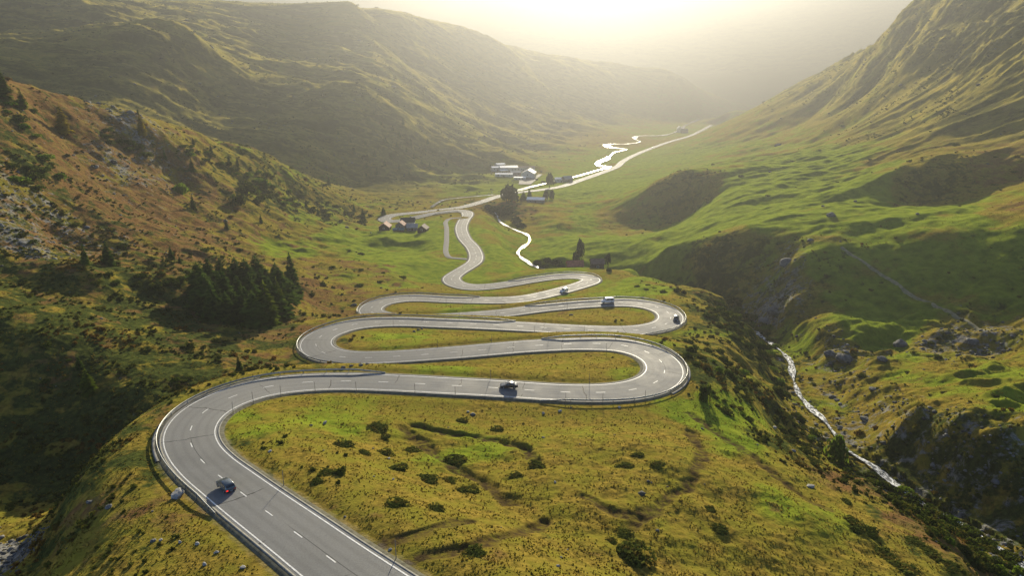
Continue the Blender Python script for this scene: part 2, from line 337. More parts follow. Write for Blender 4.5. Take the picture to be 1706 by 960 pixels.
def empty(name, loc, rz=0.0, label=None, cat=None, group=None):
    o = bpy.data.objects.new(name, None); COL.objects.link(o)
    o.location = loc; o.rotation_euler = (0, 0, rz); o.empty_display_size = .5
    return tag(o, label, cat, group)
def wpos(p, dz=0): return (float(p[0]), float(p[1]), float(p[2]) + CAMZ + dz)

class NT_:
    def __init__(s, name):
        s.m = bpy.data.materials.new(name); s.m.use_nodes = True; s.t = s.m.node_tree
        s.t.nodes.clear(); s.out = s.n('ShaderNodeOutputMaterial')
    def n(s, typ, **kw):
        nd = s.t.nodes.new(typ)
        for k, v in kw.items():
            if k.startswith('i_'): nd.inputs[k[2:].replace('_', ' ')].default_value = v
            else: setattr(nd, k, v)
        return nd
    def l(s, a, b): s.t.links.new(a, b)
    def attr(s, name): return s.n('ShaderNodeAttribute', attribute_name=name).outputs['Fac']
    def pos(s):
        if not hasattr(s, '_pos'): s._pos = s.n('ShaderNodeNewGeometry').outputs['Position']
        return s._pos
    def noise(s, scale, detail=3, rough=.55, vec=None, dist=0.0, out='Fac'):
        nd = s.n('ShaderNodeTexNoise'); nd.inputs['Scale'].default_value = scale; nd.inputs['Detail'].default_value = detail
        nd.inputs['Roughness'].default_value = rough; nd.inputs['Distortion'].default_value = dist
        s.l(vec if vec is not None else s.pos(), nd.inputs['Vector']); return nd.outputs[out]
    def ramp(s, fac, a, b, lo=0.0, hi=1.0):
        nd = s.n('ShaderNodeMapRange'); nd.interpolation_type = 'SMOOTHSTEP'
        nd.inputs['From Min'].default_value = a; nd.inputs['From Max'].default_value = b
        nd.inputs['To Min'].default_value = lo; nd.inputs['To Max'].default_value = hi
        s.l(fac, nd.inputs['Value']); return nd.outputs[0]
    def math(s, op, a, b=None):
        nd = s.n('ShaderNodeMath', operation=op)
        for i, x in enumerate((a, b)):
            if x is None: continue
            if isinstance(x, (int, float)): nd.inputs[i].default_value = x
            else: s.l(x, nd.inputs[i])
        return nd.outputs[0]
    def mix(s, fac, a, b):
        nd = s.n('ShaderNodeMix', data_type='RGBA')
        for i, x in ((0, fac), (6, a), (7, b)):
            if isinstance(x, (int, float)): nd.inputs[i].default_value = x
            elif isinstance(x, tuple): nd.inputs[i].default_value = (*x, 1)
            else: s.l(x, nd.inputs[i])
        return nd.outputs[2]
    def bsdf(s, col, rough=.8, spec=.3, metal=0.0, normal=None, **kw):
        b = s.n('ShaderNodeBsdfPrincipled')
        for k, x in (('Base Color', col), ('Roughness', rough), ('Specular IOR Level', spec), ('Metallic', metal)):
            if isinstance(x, tuple): b.inputs[k].default_value = (*x, 1)
            elif isinstance(x, (int, float)): b.inputs[k].default_value = x
            else: s.l(x, b.inputs[k])
        for k, x in kw.items(): b.inputs[k.replace('_', ' ')].default_value = x
        if normal is not None: s.l(normal, b.inputs['Normal'])
        return b
    def bump(s, h, strength=.4, dist=.1):
        nd = s.n('ShaderNodeBump'); nd.inputs['Strength'].default_value = strength; nd.inputs['Distance'].default_value = dist
        s.l(h, nd.inputs['Height']); return nd.outputs[0]
    def done(s, sh): s.l(sh.outputs[0], s.out.inputs['Surface']); return s.m
def simple(name, col, rough=.6, spec=.4, metal=0.0, var=.18, scale=3.0):
    t = NT_(name); f = t.noise(scale, 4, .6, vec=t.n('ShaderNodeTexCoord').outputs['Object'])
    lo = tuple(c*(1-var) for c in col); hi = tuple(min(1, c*(1+var)) for c in col)
    return t.done(t.bsdf(t.mix(t.ramp(f, .3, .7), lo, hi), rough, spec, metal))

# ------------------------------------------------------------------ what grows where: lush, rust, rock, heath at points of the ground
CC = [ # px, py, lush, rust, rock, heath
 (900,800,.1,.1,0,.1),(700,720,.35,.05,0,.1),(500,690,.5,0,0,.1),(1100,720,.35,.05,0,.1),(1180,690,.8,0,0,0),(1250,740,.7,0,0,.05),(1350,840,.45,.1,0,.05),(900,940,.15,.25,0,.1),(650,880,.1,.2,0,.1),(1200,900,.25,.2,0,.1),(1450,940,.25,.15,0,.1),(1000,850,.2,.2,0,.1),
 (1420,800,.1,.75,0,.4),(1530,880,.1,.7,0,.45),(1620,940,.1,.6,0,.5),(1300,740,.2,.2,0,.6),(1200,620,.2,.1,0,.7),(1250,560,.25,0,0,.7),(1160,560,.4,.1,0,.4),(1080,485,.7,.1,0,.1),(1180,500,.2,.3,0,.5),
 (400,930,.15,.4,.05,.1),(250,860,.1,.55,.1,.2),(60,880,.3,.3,.15,.3),(20,925,.2,.1,.8,.2),(120,880,.2,.4,.0,.4),(150,940,.1,.5,.0,.3),(100,955,.2,.3,.1,.3),(150,800,.15,.2,0,.6),(220,790,.15,.3,0,.5),(100,720,.15,.1,.1,.7),(200,650,.15,.4,.1,.62),(60,620,.2,.4,.1,.6),(150,560,.25,.45,.05,.62),(350,580,.1,.5,.05,.6),(300,640,.1,.45,.05,.6),(20,560,.25,.4,.05,.62),(250,530,.1,.5,.05,.65),(80,440,.1,.55,.1,.6),(200,460,.1,.5,.1,.6),(430,600,.1,.5,.05,.5),(300,450,.1,.6,.1,.5),
 (60,480,.1,.5,.1,.6),(30,400,.1,.5,.55,.45),(100,400,.1,.7,.4,.4),(60,330,.15,.5,.45,.4),(150,330,.1,.9,.15,.35),(200,280,.1,.5,.6,.2),(250,330,.1,.8,.2,.3),(180,240,.1,.7,.3,.4),(40,260,.2,.6,.2,.6),(80,170,.1,.8,.05,.3),(330,230,.25,.4,.1,.3),(260,250,.1,.4,.6,.3),(300,300,.15,.7,.2,.3),
 (420,300,.4,.4,.05,.5),(450,330,.5,.3,.1,.6),(530,340,.4,.3,.1,.5),(350,370,.2,.5,.15,.4),(450,380,.4,.4,.1,.3),(560,390,.7,.2,0,.15),(480,420,.75,.3,0,.1),(560,440,.4,.5,0,.3),(620,400,.9,0,0,0),(640,460,.5,.4,0,.2),(540,500,.15,.6,.05,.3),(480,560,.1,.6,.1,.4),(700,440,.75,.1,0,.05),
 (680,350,.4,.3,.05,.3),(620,330,.4,.3,.1,.4),(700,390,.8,0,0,0),(800,450,.7,.05,0,.1),(830,400,.6,.1,0,.2),(760,400,.8,0,0,0),(700,610,.4,.1,0,.1),(900,620,.15,.2,0,.1),(700,565,.5,.1,0,.1),(900,560,.35,.15,0,.1),(950,525,.2,.3,0,.1),(750,515,.5,.1,0,.1),(900,475,.4,.1,0,.1),
 (780,300,1,0,0,0),(850,310,1,0,0,0),(950,270,.6,.25,0,0),(1000,230,.3,.45,0,0),(1080,260,.7,.1,0,0),(1000,310,.95,0,0,0),(950,350,.5,.3,0,.05),(1000,340,.6,.2,0,.05),(960,400,.9,0,0,0),(890,390,.5,.3,0,.2),(1030,420,.9,0,0,0),(840,350,.2,.6,0,.5),(1150,220,.6,.1,0,0),
 (1150,260,.8,.05,0,.05),(1200,260,.55,.25,0,.1),(1120,340,.3,.2,0,.5),(1080,370,.4,.2,0,.3),(1250,310,.95,0,0,0),(1350,260,1,0,0,0),(1400,320,1,0,0,0),(1200,370,1,0,0,0),(1300,360,.9,0,0,0),(1350,350,.7,.1,0,.1),(1200,450,.35,.1,.15,.6),(1300,450,.3,.1,.4,.4),(1290,500,.2,.1,.6,.5),(1400,430,.7,0,0,.3),(1550,450,.8,0,0,.2),(1450,540,1,0,0,0),(1650,450,.8,0,0,.2),(1500,350,.8,0,0,.1),(1600,370,.7,.1,0,.1),(1680,350,.3,.5,0,.1),
 (1560,300,.2,.2,.15,.5),(1400,580,.2,.2,.5,.4),(1600,575,.2,.2,.5,.4),(1600,640,.6,.15,0,.1),(1500,620,.5,.2,.15,.2),(1400,640,.35,.2,.35,.3),(1440,710,.2,.1,.45,.3),(1600,780,.15,.1,.42,.6),(1700,850,.2,.15,.35,.6),(1520,760,.2,.1,.4,.6),(1700,680,.7,.1,0,.1),
 (1600,235,.2,.35,.1,.2),(1500,200,.35,.15,.05,.15),(1650,150,.25,.3,.1,.2),(1600,100,.2,.2,.5,.3),(1650,60,.25,.2,.4,.3),(1450,150,.4,.1,0,.1),(1350,180,.35,.15,0,.1),(1550,50,.3,.2,.2,.3),(1250,210,.3,.2,0,.1),(1690,260,.1,.6,.1,.2),
 (400,200,.3,.15,.1,.5),(200,170,.25,.25,.05,.5),(100,40,.2,.3,.1,.5),(250,80,.2,.5,0,.2),(400,100,.4,.3,0,.2),(550,80,.4,.25,0,.2),(550,170,.4,.25,.05,.3),(620,240,.35,.15,.25,.6),(700,220,.3,.35,.1,.4),(800,180,.35,.3,.05,.3),(1000,160,.4,.2,0,.4),(650,60,.4,.2,0,.2),(800,250,.4,.3,.05,.4),(640,310,.3,.3,.1,.5),
]
cpos = np.array([hit(c[0], c[1]) for c in CC]); cval = np.array([c[2:] for c in CC])
cca, cct = warp(cpos[:, 0], cpos[:, 1])
# on a coarse grid, then spread to the fine one
ga2, gt2 = np.meshgrid(np.linspace(ag[0], ag[-1], 380), np.linspace(tg[0], tg[-1], 420))
dd = (ga2.ravel()[:, None]-cca)**2 + (gt2.ravel()[:, None]-cct)**2
ww = 1 / (dd + 4e-4)**1.6
cg = (ww @ cval / ww.sum(1)[:, None]).reshape(420, 380, 4)
fi = (GT-tg[0])/(tg[-1]-tg[0])*418.999; fj = (GA-ag[0])/(ag[-1]-ag[0])*378.999
# ragged borders between kinds of ground
fi = np.clip(fi + 2.2*perlin(GX/22, GY/22, 61) , 0, 418.99); fj = np.clip(fj + 2.2*perlin(GX/22, GY/22, 62), 0, 378.99)
ii, jj = fi.astype(int), fj.astype(int); uu, vv = (fj-jj)[..., None], (fi-ii)[..., None]
MASK = (cg[ii, jj]*(1-uu)+cg[ii, jj+1]*uu)*(1-vv) + (cg[ii+1, jj]*(1-uu)+cg[ii+1, jj+1]*uu)*vv

# ------------------------------------------------------------------ terrain
def ground_material():
    t = NT_('alpine_turf')
    lush, rust, rock, heath = (t.attr(n) for n in ('lush', 'rust', 'rock', 'heath'))
    n1 = t.noise(.9, 5, .65); n2 = t.noise(.23, 4, .6); n3 = t.noise(.045, 4, .6); n4 = t.noise(3.2, 3, .6); n5 = t.noise(.012, 3, .6)
    gold = t.mix(t.ramp(n1, .32, .68), (.080, .060, .012), (.215, .155, .028))
    gold = t.mix(t.ramp(n2, .35, .68), gold, (.135, .122, .017))
    green = t.mix(t.ramp(n2, .3, .7), (.072, .105, .010), (.150, .182, .017))
    green = t.mix(t.ramp(n1, .45, .8, 0, .5), green, (.165, .155, .02))
    rusty = t.mix(t.ramp(n1, .3, .7), (.066, .040, .017), (.145, .080, .030))
    rusty = t.mix(t.ramp(n2, .45, .7, 0, .7), rusty, (.14, .11, .028))
    dark = t.mix(t.ramp(n1, .35, .7), (.020, .028, .008), (.058, .066, .015))
    stone = t.mix(t.ramp(n1, .3, .7), (.065, .066, .06), (.20, .195, .18))
    def sel(mask, n, w):           # patches: the higher the mask the more of the noise passes
        return t.ramp(t.math('ADD', mask, t.math('MULTIPLY', t.math('SUBTRACT', n, .5), w)), .38, .62)
    c = t.mix(sel(lush, n3, 1.5), gold, green)
    c = t.mix(sel(rust, t.noise(.09, 5, .65), 1.9), c, rusty)
    c = t.mix(sel(heath, t.noise(.16, 5, .68, dist=.4), 2.0), c, dark)
    # bare specks and dark heath flecks everywhere
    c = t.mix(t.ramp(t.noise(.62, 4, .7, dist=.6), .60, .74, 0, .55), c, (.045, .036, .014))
    c = t.mix(sel(t.math('MULTIPLY', rock, .93), t.noise(.30, 6, .72, dist=.5), 1.9), c, stone)
    far = t.attr('far')
    c = t.mix(t.math('MULTIPLY', far, .6), c, (.19, .165, .045))
    # far slopes read by their larger patches: dry grass, heath, bare ground in streaks down the fall line
    st = t.n('ShaderNodeVectorMath', operation='MULTIPLY'); st.inputs[1].default_value = (.35, 1.0, 1.2); t.l(t.pos(), st.inputs[0])
    f1 = t.noise(.030, 6, .68, vec=st.outputs[0], dist=.5); f2 = t.noise(.075, 5, .7, vec=st.outputs[0])
    c = t.mix(t.math('MULTIPLY', far, t.ramp(f1, .46, .58, 0, .8)), c, (.030, .038, .012))
    c = t.mix(t.math('MULTIPLY', far, t.ramp(f2, .53, .62, 0, .75)), c, (.24, .19, .04))
    c = t.mix(t.math('MULTIPLY', far, t.ramp(f2, .45, .36, 0, .6)), c, (.05, .045, .025))
    c = t.mix(t.math('MULTIPLY', t.attr('ditch'), t.ramp(n1, .3, .6)), c, (.042, .030, .014))       # shade of the ditches put into the colour as dark soil
    verge = t.attr('verge')
    c = t.mix(t.math('MULTIPLY', t.ramp(t.math('ADD', verge, t.math('MULTIPLY', n1, .5)), .6, 1.0), .8), c, (.16, .14, .105))
    h = t.math('ADD', n1, t.math('MULTIPLY', n4, .5))
    b = t.bsdf(c, .95, 0.0, normal=t.bump(h, .55, .35), Sheen_Weight=.30, Sheen_Roughness=.55)
    sv = t.n('ShaderNodeVectorMath', operation='SCALE'); sv.inputs['Scale'].default_value = 4.5; t.l(c, sv.inputs[0]); t.l(sv.outputs[0], b.inputs['Sheen Tint'])
    return t.done(b)
idx = np.arange(NT*NA, dtype=np.int32).reshape(NT, NA)
quads = np.stack([idx[:-1, :-1], idx[:-1, 1:], idx[1:, 1:], idx[1:, :-1]], -1).reshape(-1, 4)
me = mesh_np('terrain', np.stack([GX, GY, GZ + CAMZ], -1).reshape(-1, 3), quads, None, True)
for k, nm in enumerate(('lush', 'rust', 'rock', 'heath')):
    at = me.attributes.new(nm, 'FLOAT', 'POINT'); at.data.foreach_set('value', np.clip(MASK[..., k], 0, 1).astype(np.float32).ravel())
at = me.attributes.new('far', 'FLOAT', 'POINT'); at.data.foreach_set('value', np.clip(np.maximum(far_l, right_mtn)*.9 + .12*right*(1-MASK[..., 0]), 0, 1).astype(np.float32).ravel())
at = me.attributes.new('ditch', 'FLOAT', 'POINT'); at.data.foreach_set('value', sstep(1.5, .5, DIT).astype(np.float32).ravel())
at = me.attributes.new('verge', 'FLOAT', 'POINT'); at.data.foreach_set('value', (sstep(6.8, 5.0, rd) * .5).astype(np.float32).ravel())
me.materials.append(ground_material())
tag(link('terrain', me), kind='structure')

# ------------------------------------------------------------------ road
def strip(name, line, nrm, offs, zoff, mat, uv=True, s=None, kind='structure', label=None):
    """a sheet along a plan line; offs: per column arrays of sideways offset and lift"""
    n = len(line); V = []
    for off, dz in offs:
        V.append(np.stack([line[:, 0]+nrm[:, 0]*off, line[:, 1]+nrm[:, 1]*off, line[:, 2]+dz+zoff+CAMZ], 1))
    k = len(V); V = np.stack(V, 1).reshape(-1, 3); ix = np.arange(n*k).reshape(n, k)
    Q = np.stack([ix[:-1, :-1], ix[:-1, 1:], ix[1:, 1:], ix[1:, :-1]], -1).reshape(-1, 4)
    m = mesh_np(name, V, Q, mat, True)
    if s is not None:
        u = np.stack([np.broadcast_to(np.asarray(o[0])*np.ones(n), (n,)) for o in offs], 1)
        a1 = m.attributes.new('along', 'FLOAT', 'POINT'); a1.data.foreach_set('value', np.repeat(s, k).astype(np.float32))
        a2 = m.attributes.new('across', 'FLOAT', 'POINT'); a2.data.foreach_set('value', u.astype(np.float32).ravel())
    o = link(name, m); tag(o, kind=kind); return o
def asphalt():
    t = NT_('asphalt'); al, ac_ = t.attr('along'), t.attr('across')
    n1 = t.noise(.25, 4, .6); n2 = t.noise(6, 3, .6); n3 = t.noise(.06, 3, .5)
    c = t.mix(t.ramp(n1, .3, .7), (.152, .154, .146), (.192, .194, .184))
    c = t.mix(t.ramp(n3, .4, .65, 0, .6), c, (.212, .211, .199))
    c = t.mix(t.ramp(n2, .35, .7, 0, .35), c, (.06, .06, .058))
    # worn wheel tracks, a little smoother and darker
    tr = t.math('ABSOLUTE', t.math('SUBTRACT', t.math('ABSOLUTE', ac_), 1.75))
    c = t.mix(t.ramp(t.math('ABSOLUTE', t.math('SUBTRACT', tr, .75)), .45, .1, 0, .16), c, (.05, .05, .05))
    # tarred joints across the lanes, unevenly spaced
    wob = t.math('MULTIPLY', t.math('SUBTRACT', t.noise(.35, 3, .6), .5), 1.6)
    sk = t.math('ADD', t.math('ADD', al, wob), t.math('MULTIPLY', ac_, .12))
    fr = t.math('ABSOLUTE', t.math('SUBTRACT', t.math('FRACT', t.math('DIVIDE', sk, 13.0)), .5))
    joint = t.math('MULTIPLY', t.ramp(fr, .009, .005), t.ramp(t.noise(.11, 2, .5), .42, .5))
    c = t.mix(joint, c, (.022, .022, .022))
    # a patched strip near the centre joint
    cj = t.math('MULTIPLY', t.ramp(t.math('ABSOLUTE', t.math('SUBTRACT', ac_, .18)), .07, .03), t.ramp(t.noise(.05, 2, .5), .5, .58))
    c = t.mix(t.math('MULTIPLY', cj, .8), c, (.025, .025, .025))
    return t.done(t.bsdf(c, t.ramp(n1, .2, .8, .72, .85), .2, normal=t.bump(n2, .25, .02)))
def paint(name='road_paint', wear=.5):
    t = NT_(name); n = t.noise(3.5, 4, .7)
    return t.done(t.bsdf(t.mix(t.ramp(n, .3, .55), (.42, .42, .39), (.74, .74, .70)), .6, .4))
gravel = simple('verge_gravel', (.115, .11, .075), .95, .1, var=.35, scale=1.5)
kerbm = simple('kerb_concrete', (.20, .195, .17), .85, .2, var=.25, scale=.8)
E = rhalf + .42
strip('road', road, rn, [(-E, 0), (-rhalf*.5, .03), (0*E, .05), (rhalf*.5, .03), (E, 0)], 0.0, asphalt(), s=rs)
for sg in (1, -1):
    strip('kerb', road, rn, [(sg*(E-.02), -.2), (sg*(E-.02), .02), (sg*(E+.28), .02), (sg*(E+.28), -.3)][::sg], 0.0, kerbm, s=rs)
    strip('road_shoulder', road, rn, [(sg*(E+.27), -.02), (sg*(E+.62), -.05), (sg*(E+1.2), -.36)][::sg], 0.0, gravel, s=rs)
# painted lines: two edge lines and the broken centre line, one sheet
def band(line, nrm, o0, o1, dz, mask=None):
    n = len(line); V = np.concatenate([np.stack([line[:, 0]+nrm[:, 0]*o, line[:, 1]+nrm[:, 1]*o, line[:, 2]+dz+CAMZ], 1) for o in (o0, o1)])
    i = np.arange(n-1) if mask is None else np.nonzero(mask[:-1] & mask[1:])[0]
    return V, np.stack([i, i+1, n+i+1, n+i], 1)
fine = np.stack([np.interp(np.arange(0, rs[-1], .5), rs, road[:, k]) for k in range(3)], 1); ft, fn, fs = frame(fine)
fh = np.interp(fs, rs, rhalf)
Vs, Qs, off = [], [], 0
_yc = fine[:, 1]*CP - fine[:, 2]*SP; _d = (PW/2 + F*fine[:, 0]/_yc - 699)**2 + 6*(PH/2 - F*(fine[:, 1]*SP + fine[:, 2]*CP)/_yc - 640)**2
dash = ((fs - fs[int(np.argmin(_d))] + 1.45) % 7.5) < 2.9
for o0, o1, dz, mk in ((-fh-.09, -fh+.09, .026, None), (fh-.09, fh+.09, .026, None), (np.full_like(fh, -.075), np.full_like(fh, .075), .066, dash)):
    v, q = band(fine, fn, o0, o1, dz, mk); Vs.append(v); Qs.append(q+off); off += len(v)
Qm = np.concatenate(Qs)
mk = mesh_np('road_marking', np.concatenate(Vs), Qm, paint()); tag(link('road_marking', mk), kind='structure')
lt, ln, ls = frame(lane)
strip('gravel_lane', lane, ln, [(-1.6, -.12), (-.5, .05), (.5, .05), (1.6, -.12)], 0.05, simple('lane_gravel', (.27, .255, .22), .9, .1, var=.2), s=ls)
# trodden track on the right hillside
pz = ground(path[:, 0], path[:, 1]); path[:, 2] = smooth(pz, 2) + .12
pt, pn, ps = frame(path)
pl = path.copy()
V = []
for o in (-1.0, -.35, .35, 1.0):
    x = path[:, 0]+pn[:, 0]*o; y = path[:, 1]+pn[:, 1]*o; V.append(np.stack([x, y, ground(x, y)+(.22 if abs(o) < .5 else -.1)+CAMZ], 1))
V = np.stack(V, 1).reshape(-1, 3); ix = np.arange(len(path)*4).reshape(-1, 4)
tag(link('footpath', mesh_np('footpath', V, np.stack([ix[:-1, :-1], ix[:-1, 1:], ix[1:, 1:], ix[1:, :-1]], -1).reshape(-1, 4), simple('trodden_earth', (.22, .20, .11), .95, .1, var=.3, scale=.6), True)), kind='structure')

# ------------------------------------------------------------------ water
def water(name, foam):
    t = NT_(name); n = t.noise(.7 if foam else .15, 5, .7, dist=.8)
    if foam:
        cm = t.n('ShaderNodeCombineXYZ'); t.l(t.math('MULTIPLY', t.attr('along'), .45), cm.inputs[0]); t.l(t.attr('across'), cm.inputs[1]); n = t.noise(1.3, 6, .7, vec=cm.outputs[0], dist=.6)
    c = t.mix(t.ramp(n, *( (.46, .60) if foam else (.62, .8))), (.030, .036, .034), (.72, .75, .76))
    r = t.ramp(n, .40, .56, .12, .7) if foam else t.ramp(n, .4, .8, .16, .4)
    return t.done(t.bsdf(c, r, .5, normal=t.bump(t.noise(2.4, 4, .6), .5, .12)))
vt, vn, vs_ = frame(river); wv_ = 3.0 + 1.6*np.sin(vs_/47) + 1.2*np.sin(vs_/19+1); wv_ = np.clip(wv_ * np.interp(river[:, 1], [550, 800, 1000, 1900], [.75, .5, 1.1, 1.3]), 1.6, 9)
strip('river', river, vn, [(-wv_, 0), (0*wv_, 0), (wv_, 0)], .55, water('river_water', False), s=vs_)
tt, tn, ts_ = frame(stream); ws_ = 1.5 + .6*np.sin(ts_/7) + .5*np.sin(ts_/3.1+2); ws_ = ws_ * np.interp(stream[:, 1], [80, 150, 230, 350, 420], [.4, .45, .6, .5, .55])
tn2 = tn.copy(); st = stream.copy(); st[:, 2] += .10*np.sin(ts_/2.3) + .08
strip('stream', st, tn2, [(-ws_, .02), (-ws_*.4, -.05), (ws_*.35, .08), (ws_, -.02)], .05, water('stream_water', True), s=ts_)

# ------------------------------------------------------------------ light, sky, haze, camera
w = bpy.data.worlds.new('World'); SC.world = w; w.use_nodes = True
bg = w.node_tree.nodes['Background']; sky = w.node_tree.nodes.new('ShaderNodeTexSky'); sky.sky_type = 'NISHITA'; sky.sun_disc = False
sky.sun_elevation = SUN_EL; sky.sun_rotation = SUN_AZ; sky.altitude = 2000; sky.dust_density = SKYD[1]; sky.air_density = SKYD[0]
w.node_tree.links.new(sky.outputs[0], bg.inputs['Color']); bg.inputs['Strength'].default_value = SKY
sl = bpy.data.lights.new('sun', 'SUN'); sl.energy = 5.0; sl.angle = math.radians(.5); sl.color = SUNC
so = bpy.data.objects.new('sun', sl); COL.objects.link(so); so.location = (0, 0, 400)
L = Vector((math.sin(SUN_AZ)*math.cos(SUN_EL), math.cos(SUN_AZ)*math.cos(SUN_EL), math.sin(SUN_EL)))
so.rotation_euler = (-L).to_track_quat('-Z', 'Y').to_euler()
zlo, zhi = float(GZ.min()) + CAMZ - 1, float(GZ.max()) + CAMZ + 6
bm = bmesh.new(); bmesh.ops.create_cube(bm, size=1.0)
xw = float(np.abs(GX).max()) + 20
bmesh.ops.scale(bm, vec=(2*xw, 7300, zhi-zlo), verts=bm.verts); bmesh.ops.translate(bm, vec=(0, 3450, (zlo+zhi)/2), verts=bm.verts)
me = bpy.data.meshes.new('haze'); bm.to_mesh(me); bm.free()
hm = bpy.data.materials.new('haze_air'); hm.use_nodes = True; nt = hm.node_tree; nt.nodes.clear()
ho = nt.nodes.new('ShaderNodeOutputMaterial'); pv = nt.nodes.new('ShaderNodeVolumePrincipled')
pv.inputs['Color'].default_value = HAZE_COL; pv.inputs['Density'].default_value = HAZE_D; pv.inputs['Anisotropy'].default_value = HAZE_G
nt.links.new(pv.outputs[0], ho.inputs['Volume']); me.materials.append(hm)
if HAZE_D > 0: tag(link('haze', me), kind='stuff')
cam = bpy.data.cameras.new('camera'); co = bpy.data.objects.new('camera', cam); COL.objects.link(co)
cam.sensor_fit = 'HORIZONTAL'; cam.sensor_width = 36; cam.lens = 36 * F / PW; cam.clip_start = .5; cam.clip_end = 20000
co.location = (0, 0, CAMZ); co.rotation_euler = (math.pi/2 - PITCH, 0, 0); SC.camera = co
SC.view_settings.view_transform = 'Standard'; SC.view_settings.look = 'None'; SC.view_settings.gamma = 1; SC.view_settings.use_curve_mapping = False
SC.view_settings.exposure = EXPO
SC.cycles.use_denoising = True; SC.cycles.max_bounces = 5; SC.cycles.diffuse_bounces = 2; SC.cycles.glossy_bounces = 2; SC.cycles.transmission_bounces = 3; SC.cycles.volume_bounces = 0; SC.cycles.transparent_max_bounces = 8
# ------------------------------------------------------------------ foliage
def leaf_mat(name, cols, trans=.4, rough=.8, patch=None):
    """leaves lit from the front and shone through from behind; tone varies from leaf cluster to leaf cluster and plant to plant"""
    t = NT_(name); oi = t.n('ShaderNodeObjectInfo').outputs['Random']; tone = t.attr('tone')
    f = t.math('ADD', t.math('MULTIPLY', tone, .65), t.math('MULTIPLY', oi, .35))
    c = t.mix(t.ramp(f, .1, .9), cols[0], cols[1])
    if len(cols) > 2: c = t.mix(t.ramp(t.noise(.35 if patch is None else patch, 3, .6), .5, .68), c, cols[2])
    d = t.n('ShaderNodeBsdfDiffuse'); tr = t.n('ShaderNodeBsdfTranslucent'); t.l(c, d.inputs[0]); t.l(c, tr.inputs[0])
    mx = t.n('ShaderNodeMixShader'); mx.inputs[0].default_value = trans; t.l(d.outputs[0], mx.inputs[1]); t.l(tr.outputs[0], mx.inputs[2])
    return t.done(mx)
def with_tone(me, tone):
    at = me.attributes.new('tone', 'FLOAT', 'POINT'); at.data.foreach_set('value', np.asarray(tone, np.float32)); return me
def conifer_mesh(seed, H=1.0, R=.2, gap=.08, mat=None, wild=.25):
    r = np.random.default_rng(seed); V, Q, T = [], [], []
    nl = 30
    for k in range(nl):
        f = gap + (1-gap) * (k/(nl-1))**.92; rad = R * ((1-f)/(1-gap))**.8 * (1 + wild*r.normal()*.5) + .012
        nb = 13 if f < .7 else 9
        for b in range(nb):
            a = r.uniform(0, 2*math.pi); rr = rad * r.uniform(.65, 1.2); z = f*H + r.normal()*.012
            ca, sa = math.cos(a), math.sin(a); wv = rr * r.uniform(.22, .42); dr = rr * r.uniform(.1, .45); tn = r.uniform()
            for lift, wd in ((0, 1), (-.28, .75)):
                i = len(V)
                P = [(rr*.05, 0, z), (rr*.6, wv*wd, z - dr*.6 + lift*wv), (rr, 0, z - dr + lift*wv*.5), (rr*.62, -wv*wd, z - dr*.55 + lift*wv*1.6)]
                for x, y, zz in P: V.append((x*ca - y*sa, x*sa + y*ca, zz)); T.append(min(1, max(0, tn + r.normal()*.1)))
                Q.append((i, i+1, i+2, i+3))
    i = len(V); V += [(.012, 0, H*.93), (0, .02, H*.92), (0, 0, H*1.03), (0, -.02, H*.92)]; T += [.5]*4; Q.append((i, i+1, i+2, i+3))
    return with_tone(mesh_np('conifer_crown', V, Q, mat), T)
def bush_arrays(seed, n=420, flat=.75, lumps=6, leaf=.13):
    """leaf clusters spread over and through a lumpy mound of unit radius"""
    r = np.random.default_rng(seed); C = r.normal(size=(lumps, 3)); C /= np.linalg.norm(C, axis=1)[:, None]; C *= r.uniform(.25, .62, (lumps, 1)); C[:, 2] = np.abs(C[:, 2])*.9
    rad = r.uniform(.38, .6, lumps)
    k = r.integers(0, lumps, n); d = r.normal(size=(n, 3)); d /= np.linalg.norm(d, axis=1)[:, None]; d[:, 2] = np.where(d[:, 2] < -.35, -d[:, 2], d[:, 2])
    P = C[k] + d * rad[k, None] * r.uniform(.72, 1.06, (n, 1)); P[:, 2] = np.maximum(P[:, 2]*flat, -.03) + .04
    nrm = d + r.normal(size=(n, 3))*.55; nrm /= np.linalg.norm(nrm, axis=1)[:, None]
    up = np.cross(nrm, r.normal(size=(n, 3))); up /= np.linalg.norm(up, axis=1)[:, None]; sd_ = np.cross(nrm, up)
    s = leaf * r.uniform(.6, 1.4, (n, 1))
    V = np.stack([P - up*s*.9, P + sd_*s*.75 + nrm*s*.15, P + up*s, P - sd_*s*.75 + nrm*s*.1], 1).reshape(-1, 3)
    Q = np.arange(4*n).reshape(n, 4); T = np.repeat(np.clip(.5 + .22*r.normal(size=n) + .2*(k % 3 - 1), 0, 1), 4)
    return V, Q, T
def bush_mesh(seed, mat, name='foliage', **kw):
    V, Q, T = bush_arrays(seed, **kw); return with_tone(mesh_np(name, V, Q, mat), T)
def trunk_mesh(H, r0, r1, mat, n=7, bend=.02, seed=0):
    r = np.random.default_rng(seed); V, Q = [], []
    for k in range(5):
        f = k/4; rr = r0 + (r1-r0)*f; ox, oy = r.normal(size=2)*bend*H*f
        for j in range(n): a = 2*math.pi*j/n; V.append((ox+rr*math.cos(a), oy+rr*math.sin(a), f*H - .05*H*(k == 0)))
    for k in range(4):
        for j in range(n): Q.append((k*n+j, k*n+(j+1) % n, (k+1)*n+(j+1) % n, (k+1)*n+j))
    return mesh_np('trunk', V, Q, mat, True)
bark = simple('bark', (.085, .065, .045), .95, .1, var=.35, scale=4)
M_SPRUCE = leaf_mat('spruce_needles', [(.034, .070, .014), (.125, .19, .028)], .5)
M_LARCHG = leaf_mat('larch_needles', [(.075, .115, .012), (.18, .22, .025)], .55)
